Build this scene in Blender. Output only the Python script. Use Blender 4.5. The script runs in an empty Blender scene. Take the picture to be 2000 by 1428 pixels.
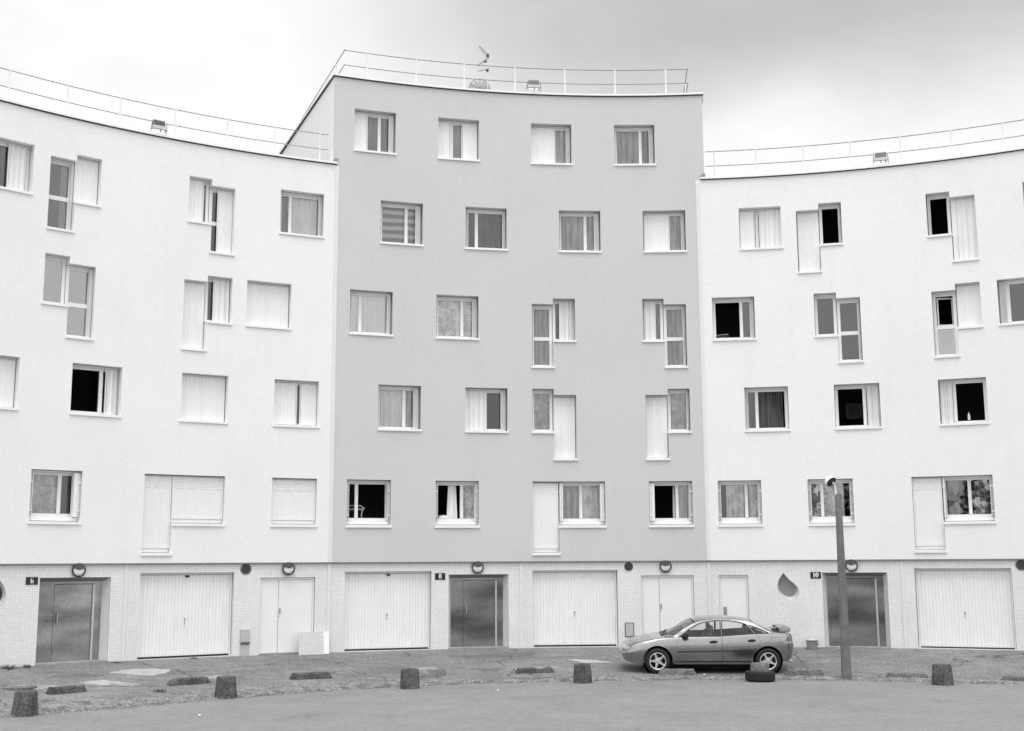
import bpy, bmesh, math, random
from math import sin, cos, pi, radians
from mathutils import Vector, Matrix, noise
from mathutils.geometry import tessellate_polygon

random.seed(7)
SC = bpy.context.scene
COL = SC.collection

# ------------------------------------------------------------------ camera
CAM_X, CAM_Y, CAM_Z = -3.603, -12.750, 2.87          # world origin = centre of the curved facade
PITCH, ROLL = 0.15919, 0.00515
cd = bpy.data.cameras.new('camera')
cd.lens = 36.0 * 2395.44 / 2000.0
cd.sensor_width = 36.0
cd.clip_start = 0.1
cd.clip_end = 3000
cam = bpy.data.objects.new('camera', cd)
COL.objects.link(cam)
cam.matrix_world = (Matrix.Translation((CAM_X, CAM_Y, CAM_Z)) @ Matrix.Rotation(pi / 2 + PITCH, 4, 'X')
                    @ Matrix.Rotation(-ROLL, 4, 'Z'))
SC.camera = cam

# ------------------------------------------------------------------ sky and sun (black-and-white overcast day)
SUN_EL, SUN_AZ = radians(70), radians(178)            # azimuth clockwise from +y: behind the camera
w = bpy.data.worlds.new("World")
SC.world = w
w.use_nodes = True
nt = w.node_tree
for n in list(nt.nodes): nt.nodes.remove(n)
def wn(t, **k):
    n = nt.nodes.new(t)
    for a, b in k.items(): setattr(n, a, b)
    return n
def wmath(op, a, b=None, clamp=False):
    n = wn('ShaderNodeMath', operation=op, use_clamp=clamp)
    for i, v in enumerate((a, b)):
        if v is None: continue
        if isinstance(v, (int, float)): n.inputs[i].default_value = v
        else: nt.links.new(v, n.inputs[i])
    return n.outputs[0]
def wstep(v, lo, hi):
    n = wn('ShaderNodeMapRange', interpolation_type='SMOOTHSTEP')
    nt.links.new(v, n.inputs['Value'])
    n.inputs['From Min'].default_value = lo; n.inputs['From Max'].default_value = hi
    n.inputs['To Min'].default_value = 0; n.inputs['To Max'].default_value = 1
    return n.outputs['Result']
tc = wn('ShaderNodeTexCoord')
sep = wn('ShaderNodeSeparateXYZ'); nt.links.new(tc.outputs['Generated'], sep.inputs[0])
X, Y, Z = sep.outputs
no1 = wn('ShaderNodeTexNoise'); no1.inputs['Scale'].default_value = 3.2; no1.inputs['Detail'].default_value = 5; no1.inputs['Roughness'].default_value = 0.5
nt.links.new(tc.outputs['Generated'], no1.inputs['Vector'])
no2 = wn('ShaderNodeTexNoise'); no2.inputs['Scale'].default_value = 1.6; no2.inputs['Detail'].default_value = 4
nt.links.new(tc.outputs['Generated'], no2.inputs['Vector'])
nz = wmath('SUBTRACT', no1.outputs['Fac'], 0.5)
zz = wmath('ADD', Z, wmath('MULTIPLY', nz, 0.12))
xx = wmath('ADD', X, wmath('MULTIPLY', nz, 0.18))
dark_band = wmath('MULTIPLY', wmath('MULTIPLY', wstep(zz, 0.29, 0.42), wstep(xx, -0.23, 0.02)),
                  wmath('SUBTRACT', 1.0, wstep(Z, 0.6, 0.8)))
dark_band = wmath('MULTIPLY', dark_band, wstep(Y, 0.1, 0.5))
# darker core of the cloud towards the right
dx = wmath('MULTIPLY', wmath('SUBTRACT', xx, 0.24), 3.6)
dz = wmath('MULTIPLY', wmath('SUBTRACT', zz, 0.43), 10.0)
core = wmath('SUBTRACT', 1.0, wstep(wmath('ADD', wmath('MULTIPLY', dx, dx), wmath('MULTIPLY', dz, dz)), 0.0, 1.2))
core = wmath('MULTIPLY', core, wstep(Y, 0.1, 0.5))
base = wmath('ADD', 1.28, wmath('MULTIPLY', wmath('SUBTRACT', no2.outputs['Fac'], 0.5), 0.55))
val = wmath('MULTIPLY', base, wmath('SUBTRACT', 1.0, wmath('MULTIPLY', dark_band, 0.33)))
val = wmath('MULTIPLY', val, wmath('SUBTRACT', 1.0, wmath('MULTIPLY', core, 0.22)))
no3 = wn('ShaderNodeTexNoise'); no3.inputs['Scale'].default_value = 7.0; no3.inputs['Detail'].default_value = 6; no3.inputs['Roughness'].default_value = 0.55; no3.inputs['Distortion'].default_value = 0.6
mpn = wn('ShaderNodeMapping'); mpn.inputs['Scale'].default_value = (1, 1, 2.2); nt.links.new(tc.outputs['Generated'], mpn.inputs[0]); nt.links.new(mpn.outputs[0], no3.inputs['Vector'])
val = wmath('MULTIPLY', val, wmath('ADD', 1.0, wmath('MULTIPLY', wmath('SUBTRACT', no3.outputs['Fac'], 0.5), 0.30)))
val = wmath('MULTIPLY', val, wmath('SUBTRACT', 1.0, wmath('MULTIPLY', wstep(Y, -0.2, 0.6), 0.26)))     # thinner cloud on the sun's side, behind the camera
val = wmath('MULTIPLY', val, wmath('ADD', 1.0, wmath('MULTIPLY', wstep(Z, 0.5, 0.95), 0.40)))
sky = wn('ShaderNodeTexSky', sky_type='NISHITA', sun_disc=False, sun_elevation=SUN_EL, sun_rotation=SUN_AZ)
bw = wn('ShaderNodeRGBToBW'); nt.links.new(sky.outputs[0], bw.inputs[0])
val = wmath('ADD', val, wmath('MULTIPLY', bw.outputs[0], 0.012))
bg = wn('ShaderNodeBackground'); bg.inputs['Strength'].default_value = 1.0
nt.links.new(val, bg.inputs['Color'])
wo = wn('ShaderNodeOutputWorld'); nt.links.new(bg.outputs[0], wo.inputs[0])

sd = bpy.data.lights.new('sun', 'SUN')
sd.energy = 1.5; sd.angle = radians(35); sd.color = (1, 1, 1)
sun = bpy.data.objects.new('sun', sd); COL.objects.link(sun)
sdir = Vector((sin(SUN_AZ) * cos(SUN_EL), cos(SUN_AZ) * cos(SUN_EL), sin(SUN_EL)))
sun.rotation_euler = sdir.to_track_quat('Z', 'Y').to_euler()
sun.location = sdir * 60
SC.view_settings.view_transform = 'Standard'
SC.view_settings.look = 'None'
SC.view_settings.exposure = 0.0
SC.view_settings.gamma = 1.0
SC.view_settings.use_curve_mapping = False

# ------------------------------------------------------------------ materials
MATS = {}
def g(v): return (v, v, v, 1)
class NT:
    def __init__(s, name):
        s.m = bpy.data.materials.new(name); s.m.use_nodes = True
        s.t = s.m.node_tree; s.b = s.t.nodes['Principled BSDF']; s.out = s.t.nodes['Material Output']
        MATS[name] = s.m
    def n(s, t, **k):
        n = s.t.nodes.new(t)
        for a, b in k.items(): setattr(n, a, b)
        return n
    def link(s, a, b): s.t.links.new(a, b)
    def coord(s, which='Object'):
        if which == 'World':
            return s.n('ShaderNodeNewGeometry').outputs['Position']
        return s.n('ShaderNodeTexCoord').outputs[which]
    def noise(s, scale, detail=4, rough=0.55, co=None, stretch=None):
        n = s.n('ShaderNodeTexNoise'); n.inputs['Scale'].default_value = scale
        n.inputs['Detail'].default_value = detail; n.inputs['Roughness'].default_value = rough
        co = co if co is not None else s.coord()
        if stretch:
            mp = s.n('ShaderNodeMapping'); mp.inputs['Scale'].default_value = stretch
            s.link(co, mp.inputs[0]); co = mp.outputs[0]
        s.link(co, n.inputs['Vector']); return n.outputs['Fac']
    def ramp(s, f, a, b, va, vb):
        n = s.n('ShaderNodeMapRange'); s.link(f, n.inputs['Value'])
        n.inputs['From Min'].default_value = a; n.inputs['From Max'].default_value = b
        n.inputs['To Min'].default_value = va; n.inputs['To Max'].default_value = vb
        return n.outputs['Result']
    def mul(s, a, b, op='MULTIPLY'):
        n = s.n('ShaderNodeMath', operation=op)
        for i, v in enumerate((a, b)):
            if isinstance(v, (int, float)): n.inputs[i].default_value = v
            else: s.link(v, n.inputs[i])
        return n.outputs[0]
    def color(s, v): s.link(v, s.b.inputs['Base Color'])
    def bump(s, f, strength, dist=0.01):
        n = s.n('ShaderNodeBump'); n.inputs['Strength'].default_value = strength; n.inputs['Distance'].default_value = dist
        s.link(f, n.inputs['Height']); s.link(n.outputs[0], s.b.inputs['Normal'])
def plain(name, v, rough=0.6, metal=0.0, var=0.06, scale=8, spec=0.4, bump=0):
    s = NT(name); s.b.inputs['Roughness'].default_value = rough; s.b.inputs['Metallic'].default_value = metal
    s.b.inputs['Specular IOR Level'].default_value = spec
    f = s.noise(scale, 5)
    s.color(s.ramp(f, 0.25, 0.75, v * (1 - var), v * (1 + var)))
    if bump: s.bump(s.noise(scale * 8, 4), bump, 0.005)
    return s.m

def plaster(name, v):
    s = NT(name); s.b.inputs['Roughness'].default_value = 0.92; s.b.inputs['Specular IOR Level'].default_value = 0.2
    co = s.coord('World')
    a = s.ramp(s.noise(0.35, 4, 0.6, co), 0.3, 0.7, 0.975, 1.02)
    b = s.ramp(s.noise(34, 3, 0.8, co), 0.25, 0.75, 0.86, 1.13)
    c = s.ramp(s.noise(1.0, 5, 0.6, co, (2.5, 2.5, 0.25)), 0.55, 0.8, 1.0, 0.96)   # faint run-off streaks
    s.color(s.mul(s.mul(s.mul(a, b), c), v))
    s.bump(s.noise(120, 3, 0.7, co), 0.25, 0.004)
    return s.m
plaster('white_render', 0.83)
plaster('grey_render', 0.60)

def tiles():
    s = NT('mosaic_tile'); s.b.inputs['Roughness'].default_value = 0.35; s.b.inputs['Specular IOR Level'].default_value = 0.35
    br = s.n('ShaderNodeTexBrick'); br.offset = 0.0; br.squash = 1.0
    br.inputs['Scale'].default_value = 1.0
    br.inputs['Brick Width'].default_value = 0.05; br.inputs['Row Height'].default_value = 0.05
    br.inputs['Mortar Size'].default_value = 0.0045; br.inputs['Mortar Smooth'].default_value = 0.2
    br.inputs['Color1'].default_value = g(0.88); br.inputs['Color2'].default_value = g(0.80); br.inputs['Mortar'].default_value = g(0.56)
    s.link(s.coord('UV'), br.inputs['Vector'])
    bwn = s.n('ShaderNodeRGBToBW'); s.link(br.outputs['Color'], bwn.inputs[0])
    dirt = s.ramp(s.noise(1.3, 5, 0.6, s.coord('World')), 0.3, 0.75, 1.03, 0.92)
    s.color(s.mul(bwn.outputs[0], dirt))
    inv = s.mul(1.0, br.outputs['Fac'], 'SUBTRACT')
    s.bump(inv, 0.4, 0.003)
tiles()

def asphalt(name, v, speck, patch, sc=90):
    s = NT(name); s.b.inputs['Roughness'].default_value = 0.9; s.b.inputs['Specular IOR Level'].default_value = 0.25
    co = s.coord('World')
    a = s.mul(s.ramp(s.noise(0.5, 6, 0.65, co), 0.3, 0.7, 1 - patch, 1 + patch), s.ramp(s.noise(7, 4, 0.7, co), 0.3, 0.7, 1 - speck * .35, 1 + speck * .35))
    a2 = s.ramp(s.noise(3.0, 5, 0.6, co, (0.35, 1, 1)), 0.3, 0.72, 1 + patch * 0.6, 1 - patch * 0.9)
    b = s.ramp(s.noise(sc, 3, 0.8, co), 0.25, 0.75, 1 - speck, 1 + speck)
    vo = s.n('ShaderNodeTexVoronoi'); vo.inputs['Scale'].default_value = sc * 0.5; s.link(co, vo.inputs['Vector'])
    wh = s.ramp(vo.outputs['Distance'], 0.05, 0.16, 1.5, 1.0)
    cr = s.n('ShaderNodeTexVoronoi', feature='DISTANCE_TO_EDGE'); cr.inputs['Scale'].default_value = 0.42
    nn = s.n('ShaderNodeTexNoise'); nn.inputs['Scale'].default_value = 1.8; nn.inputs['Detail'].default_value = 5; s.link(co, nn.inputs['Vector'])
    mx = s.n('ShaderNodeMix', data_type='VECTOR'); mx.inputs['Factor'].default_value = 0.35
    s.link(co, mx.inputs[4]); s.link(nn.outputs['Color'], mx.inputs[5]); s.link(mx.outputs[1], cr.inputs['Vector'])
    crk = s.ramp(cr.outputs['Distance'], 0.003, 0.011, 0.5, 1.0)
    gate = s.ramp(s.noise(0.8, 2, 0.5, co), 0.42, 0.48, 0, 1)
    mm = s.n('ShaderNodeMix', data_type='FLOAT'); s.link(gate, mm.inputs[0]); mm.inputs[2].default_value = 1.0; s.link(crk, mm.inputs[3])
    r = s.mul(s.mul(s.mul(s.mul(a, b), a2), wh), v)
    if name == 'pavement_asphalt': r = s.mul(r, mm.outputs[0])
    else:                                              # rubber smears, oil spots and pale scratches
        r = s.mul(r, s.ramp(s.noise(1.1, 5, 0.7, co, (1.0, .35, 1)), 0.60, 0.72, 1.0, 0.82))
        r = s.mul(r, s.ramp(s.noise(2.3, 3, 0.5, co, (.12, 1.2, 1)), 0.70, 0.74, 1.0, 1.12))
    s.color(r)
    s.bump(s.noise(sc * 1.4, 3, 0.8, co), 0.6, 0.006)
asphalt('road_asphalt', 0.225, 0.42, 0.10, 30)
asphalt('pavement_asphalt', 0.195, 0.70, 0.20, 26)

def concrete(name, v, speck=0.35, sc=40, bump=0.8, rough=0.95, big=0.2):
    s = NT(name); s.b.inputs['Roughness'].default_value = rough; s.b.inputs['Specular IOR Level'].default_value = 0.2
    co = s.coord('World')
    a = s.ramp(s.noise(4, 5, 0.6, co), 0.3, 0.7, 1 - big, 1 + big)
    vo = s.n('ShaderNodeTexVoronoi'); vo.inputs['Scale'].default_value = sc; s.link(co, vo.inputs['Vector'])
    sp = s.n('ShaderNodeSeparateColor'); s.link(vo.outputs['Color'], sp.inputs[0])
    b = s.mul(s.ramp(sp.outputs[0], 0.0, 1.0, 1 - speck * .55, 1 + speck * .8), s.ramp(s.noise(sc * .6, 4, 0.8, co), 0.3, 0.7, 1 - speck * .8, 1 + speck * .8))
    s.color(s.mul(s.mul(a, b), v)); s.bump(vo.outputs['Distance'], bump, 0.01)
concrete('bollard_concrete', 0.092, 0.8, 60, big=.45)
concrete('kerb_concrete', 0.15, 0.7, 60, big=.3)
concrete('post_concrete', 0.17, 0.55, 110)
concrete('pale_concrete', 0.30, 0.12, 60, 0.3)
concrete('patch_concrete', 0.40, 0.10, 60, 0.3)
concrete('dark_patch', 0.15, 0.2, 60, 0.4)
concrete('gravel', 0.185, 0.75, 38, 1.0, big=.45)
concrete('board_foam', 0.60, 0.12, 40, 0.3, big=.03)
plain('stone', 0.22, 0.9, var=0.6, scale=3)
plain('litter_white', 0.8, 0.7)
plain('pvc_white', 0.80, 0.35, var=0.02)
plain('shutter_white', 0.81, 0.45, var=0.03)
plain('sill_white', 0.84, 0.55, var=0.04)
plain('coping_white', 0.88, 0.5, var=0.05)
plain('rail_galv', 0.78, 0.5, 0.1)
plain('rail_dark', 0.28, 0.6, 0.2)
plain('black_rubber', 0.018, 0.75, bump=0.3)
plain('black_plastic', 0.02, 0.4)
plain('underside_black', 0.008, 1.0, spec=0.0)
plain('box_grey', 0.48, 0.5)
plain('dark_metal', 0.10, 0.5, 0.3)
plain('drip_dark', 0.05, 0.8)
plain('mid_metal', 0.30, 0.5, 0.4)
plain('light_metal', 0.55, 0.35, 0.6)
s = NT('garage_paint'); s.b.inputs['Roughness'].default_value = 0.5
co = s.coord('World'); sz = s.n('ShaderNodeSeparateXYZ'); s.link(co, sz.inputs[0])
low_ = s.ramp(sz.outputs[2], 0.95, 0.55, 0.0, 1.0)
rust = s.mul(s.ramp(s.noise(7, 6, 0.8, co), 0.60, 0.66, 0.0, 0.55), low_)      # rust and scuffs along the foot of the doors
s.color(s.mul(s.mul(s.ramp(s.noise(3, 5, 0.6, co), 0.25, 0.75, 0.83, 0.89), s.mul(1.0, rust, 'SUBTRACT')), s.ramp(s.noise(2.5, 4, 0.6, co, (3, 3, .3)), 0.35, 0.7, 1.0, 0.95)))
plain('drop_rim', 0.55, 0.5)
plain('frosted', 0.26, 0.25, var=.1)
plain('door_paint', 0.82, 0.45, var=0.03, scale=2)
plain('strip_white', 0.74, 0.5)
plain('lamp_white', 0.85, 0.3)
plain('plate_black', 0.02, 0.35)
plain('interior_dark', 0.17, 0.9)
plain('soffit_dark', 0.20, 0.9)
plain('roof_felt', 0.15, 0.9)
plain('weed_leaf', 0.11, 0.7, var=0.4)
plain('bucket_plastic', 0.30, 0.5, var=0.2, scale=6)
plain('bucket_lid', 0.50, 0.5, var=0.1)
plain('furniture_white', 0.75, 0.4)
plain('seat_cloth', 0.10, 0.9)
plain('wheel_silver', 0.75, 0.28, 0.75, var=0.03)
plain('lamp_clear', 0.55, 0.12, 0.5, var=0.5, scale=40, spec=0.8)
plain('tail_lens', 0.10, 0.15, 0.0, spec=0.8)
plain('hills_dark', 0.06, 0.95, var=0.5, scale=0.3)

def steel():
    s = NT('brushed_steel'); s.b.inputs['Metallic'].default_value = 0.85; s.b.inputs['Roughness'].default_value = 0.42
    co = s.coord('World')
    a = s.ramp(s.noise(0.9, 2, 0.5, co, (0.35, 0.35, 1.3)), 0.35, 0.65, 0.12, 0.36)  # tone bands paint soft reflections of sky and ground into the steel
    b = s.ramp(s.noise(60, 3, 0.7, co), 0.25, 0.75, 0.9, 1.1)
    s.color(s.mul(s.mul(a, b), s.ramp(s.noise(11, 5, 0.8, co), 0.3, 0.7, 0.82, 1.2)))
    s.link(s.ramp(s.noise(2, 4, 0.6, co), 0.3, 0.7, 0.24, 0.36), s.b.inputs['Roughness'])
    s.bump(s.noise(1.1, 1, 0.3, co, (0.6, 0.6, 1.1)), 0.6, 0.12)
steel()

def carpaint():
    s = NT('car_paint'); s.b.inputs['Metallic'].default_value = 0.92; s.b.inputs['Roughness'].default_value = 0.20
    s.b.inputs['Coat Weight'].default_value = 0.6; s.b.inputs['Coat Roughness'].default_value = 0.03
    co = s.coord('Object')
    a = s.ramp(s.noise(5, 5, 0.6, co), 0.3, 0.7, 0.30, 0.34)
    s.color(a); s.link(s.ramp(s.noise(9, 5, 0.6, co), 0.3, 0.7, 0.17, 0.27), s.b.inputs['Roughness'])
carpaint()

def glass(name, refl, tint):
    s = NT(name)
    tr = s.n('ShaderNodeBsdfTransparent'); tr.inputs[0].default_value = g(tint)
    gl = s.n('ShaderNodeBsdfGlossy'); gl.inputs[0].default_value = g(0.95); gl.inputs['Roughness'].default_value = 0.02
    bp = s.n('ShaderNodeBump'); bp.inputs['Strength'].default_value = 0.15; bp.inputs['Distance'].default_value = 0.01
    s.link(s.noise(2.0, 2, 0.5, s.coord('World')), bp.inputs['Height']); s.link(bp.outputs[0], gl.inputs['Normal'])
    fr = s.n('ShaderNodeFresnel'); fr.inputs['IOR'].default_value = 1.45
    f = s.mul(fr.outputs[0], refl / 0.035 * 0.5)
    cl = s.n('ShaderNodeClamp'); s.link(f, cl.inputs[0])
    mx = s.n('ShaderNodeMixShader'); s.link(cl.outputs[0], mx.inputs[0]); s.link(tr.outputs[0], mx.inputs[1]); s.link(gl.outputs[0], mx.inputs[2])
    s.link(mx.outputs[0], s.out.inputs['Surface'])
glass('window_glass', 0.11, 0.985)
glass('bright_glass', 0.40, 0.9)
glass('grey_glass', 0.20, 0.75)
glass('car_glass', 0.06, 0.96)

def cloth(name, v, kind='fold'):
    s = NT(name); s.b.inputs['Roughness'].default_value = 0.9; s.b.inputs['Specular IOR Level'].default_value = 0.1
    co = s.coord('Object')
    if kind == 'lace':
        vo = s.n('ShaderNodeTexVoronoi', feature='DISTANCE_TO_EDGE'); vo.inputs['Scale'].default_value = 38; s.link(co, vo.inputs['Vector'])
        a = s.ramp(vo.outputs['Distance'], 0.05, 0.20, v * 1.25, v * 0.5)
        b = s.ramp(s.noise(5, 5, 0.7, co), 0.35, 0.65, 0.6, 1.25)
        s.color(s.mul(a, b))
    elif kind == 'blind':
        wv = s.n('ShaderNodeTexWave', bands_direction='Z'); wv.inputs['Scale'].default_value = 1.35; wv.inputs['Distortion'].default_value = 1.2
        s.link(co, wv.inputs['Vector'])
        s.color(s.ramp(wv.outputs['Fac'], 0.35, 0.65, v * 0.55, v * 1.6))
    else:
        s.color(s.ramp(s.noise(5, 4, 0.6, co, (2.4, 1, 0.2)), 0.38, 0.62, v * (0.55 if v < .6 else .82), v * (1.12 if v < .6 else 1.0)))  # vertical streaks paint the shading of folds into the cloth colour
cloth('curtain_white', 0.95); cloth('curtain_light', 0.90); cloth('curtain_grey', 0.55); cloth('curtain_mid', 0.36)
cloth('curtain_dark', 0.11); cloth('lace_light', 0.95, 'lace'); cloth('lace_dark', 0.62, 'lace'); cloth('blind_stripe', 0.38, 'blind')

# ------------------------------------------------------------------ mesh helpers
class MB:
    """collects vertices and faces, then links ONE mesh object"""
    def __init__(s): s.v = []; s.f = []; s.uv = {}
    def face(s, pts, uv=None):
        i = len(s.v); s.v += [tuple(p) for p in pts]; s.f.append(tuple(range(i, i + len(pts))))
        if uv: s.uv[len(s.f) - 1] = uv
    def box(s, x0, x1, y0, y1, z0, z1):
        i = len(s.v)
        s.v += [(x0, y0, z0), (x1, y0, z0), (x1, y1, z0), (x0, y1, z0), (x0, y0, z1), (x1, y0, z1), (x1, y1, z1), (x0, y1, z1)]
        for q in ((0, 3, 2, 1), (4, 5, 6, 7), (0, 1, 5, 4), (1, 2, 6, 5), (2, 3, 7, 6), (3, 0, 4, 7)): s.f.append(tuple(i + k for k in q))
    def hexa(s, p):
        i = len(s.v); s.v += [tuple(q) for q in p]
        for q in ((0, 3, 2, 1), (4, 5, 6, 7), (0, 1, 5, 4), (1, 2, 6, 5), (2, 3, 7, 6), (3, 0, 4, 7)): s.f.append(tuple(i + k for k in q))
    def prism(s, prof, axis, a, b):
        """closed 2D profile extruded from a to b along axis (0,1,2)"""
        def P(q, t):
            r = list(q); r.insert(axis, t); return tuple(r)
        i = len(s.v); n = len(prof)
        s.v += [P(q, a) for q in prof] + [P(q, b) for q in prof]
        s.f.append(tuple(range(i, i + n))); s.f.append(tuple(range(i + 2 * n - 1, i + n - 1, -1)))
        for k in range(n): s.f.append((i + k, i + (k + 1) % n, i + n + (k + 1) % n, i + n + k))
    def tube(s, pts, r, seg=8, r2=None):
        pts = [Vector(p) for p in pts]; rings = []
        for k, p in enumerate(pts):
            d = (pts[min(k + 1, len(pts) - 1)] - pts[max(k - 1, 0)]).normalized()
            a = d.orthogonal().normalized() if k == 0 else (rings_a - d * rings_a.dot(d)).normalized()
            rings_a = a; b = d.cross(a)
            rr = r if r2 is None else r + (r2 - r) * k / (len(pts) - 1)
            i = len(s.v)
            s.v += [tuple(p + (a * cos(2 * pi * j / seg) + b * sin(2 * pi * j / seg)) * rr) for j in range(seg)]
            rings.append(i)
        for k in range(len(rings) - 1):
            for j in range(seg):
                s.f.append((rings[k] + j, rings[k] + (j + 1) % seg, rings[k + 1] + (j + 1) % seg, rings[k + 1] + j))
        s.f.append(tuple(rings[0] + j for j in range(seg))[::-1]); s.f.append(tuple(rings[-1] + j for j in range(seg)))
    def lathe(s, prof, seg=32, M=None, cap=True, a0=0.0, a1=2 * pi, wob=0.0):
        """prof = [(radius, height)...] turned about z; M places it"""
        M = M or Matrix.Identity(4); full = abs(a1 - a0 - 2 * pi) < 1e-6
        n = seg if full else seg + 1; i = len(s.v)
        for (r, h) in prof:
            for j in range(n):
                a = a0 + (a1 - a0) * j / seg
                rr = r
                if wob: rr = r * (1 + wob * noise.noise(Vector((cos(a) * 2, sin(a) * 2, h * 9 + M[0][3]))))
                s.v.append(tuple(M @ Vector((rr * cos(a), rr * sin(a), h))))
        for k in range(len(prof) - 1):
            for j in range(seg if full else seg):
                a = i + k * n + j; b = i + k * n + (j + 1) % n
                s.f.append((a, b, b + n, a + n))
        if cap:
            s.f.append(tuple(i + j for j in range(n))[::-1]); s.f.append(tuple(i + (len(prof) - 1) * n + j for j in range(n)))
    def mesh(s, name, mat, smooth=False):
        me = bpy.data.meshes.new(name); me.from_pydata(s.v, [], s.f); me.materials.append(MATS[mat])
        if s.uv:
            ul = me.uv_layers.new(name='UVMap')
            for p in me.polygons:
                q = s.uv.get(p.index)
                if q:
                    for li, c in zip(p.loop_indices, q): ul.data[li].uv = c
        me.validate()
        if not s.uv:
            bm = bmesh.new(); bm.from_mesh(me); bmesh.ops.recalc_face_normals(bm, faces=bm.faces); bm.to_mesh(me); bm.free()
        if smooth:
            for p in me.polygons: p.use_smooth = True
            try: me.set_sharp_from_angle(angle=radians(38))
            except Exception: pass
        me.update(); return me
    def build(s, name, mat, parent=None, smooth=False, loc=None, rotz=None, M=None):
        o = bpy.data.objects.new(name, s.mesh(name, mat, smooth)); COL.objects.link(o)
        if parent: o.parent = parent
        if M is not None: o.matrix_local = M
        if loc is not None: o.location = loc
        if rotz is not None: o.rotation_euler = (0, 0, rotz)
        return o
def bevel(o, width=0.01, seg=2):
    m = o.modifiers.new('bevel', 'BEVEL'); m.width = width; m.segments = seg; m.limit_method = 'ANGLE'; m.angle_limit = radians(40)
    return o
def tag(o, label=None, cat=None, group=None, kind=None):
    if label: o['label'] = label
    if cat: o['category'] = cat
    if group: o['group'] = group
    if kind: o['kind'] = kind
    return o
def thing(name, label, cat, loc=(0, 0, 0), rotz=0, group=None, M=None):
    o = bpy.data.objects.new(name, None); COL.objects.link(o); o.empty_display_size = 0.3
    if M is not None: o.matrix_world = M
    else: o.location = loc; o.rotation_euler = (0, 0, rotz)
    return tag(o, label, cat, group)
def copy_tree(o, parent=None):
    c = o.copy(); COL.objects.link(c); c.parent = parent
    for ch in [x for x in bpy.data.objects if x.parent == o]: copy_tree(ch, c)
    return c

# ------------------------------------------------------------------ the curved facade
R0 = 22.856
def arc(s, z, r=R0):
    a = s / R0
    return (r * sin(a), r * cos(a), z)
def frame_at(s, z, r=R0):
    """local x along the wall, y into the building, z up"""
    a = s / R0
    return Matrix.Translation(arc(s, z, r)) @ Matrix.Rotation(-a, 4, 'Z')

SEAM_L, SEAM_R = -8.76, 1.94
LEFT_END, RIGHT_END = -19.46, 12.64
SOFFIT, WING_TOP, TOWER_TOP = 2.90, 14.20, 16.87
R_T = R0 + 0.075                                       # tiled ground floor is set back a little

# openings of the rendered storeys: name, s0, s1, z bottom, z top
W, N = 1.25, 0.64
rows = {2: (3.87, 5.17), 3: (6.57, 7.87), 4: (9.27, 10.57), 5: (11.98, 13.27), 6: (14.68, 15.965)}
def short(k): return rows[k]
def tall(k): return (rows[k][0] - 0.785, rows[k][1] - 0.175)
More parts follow.
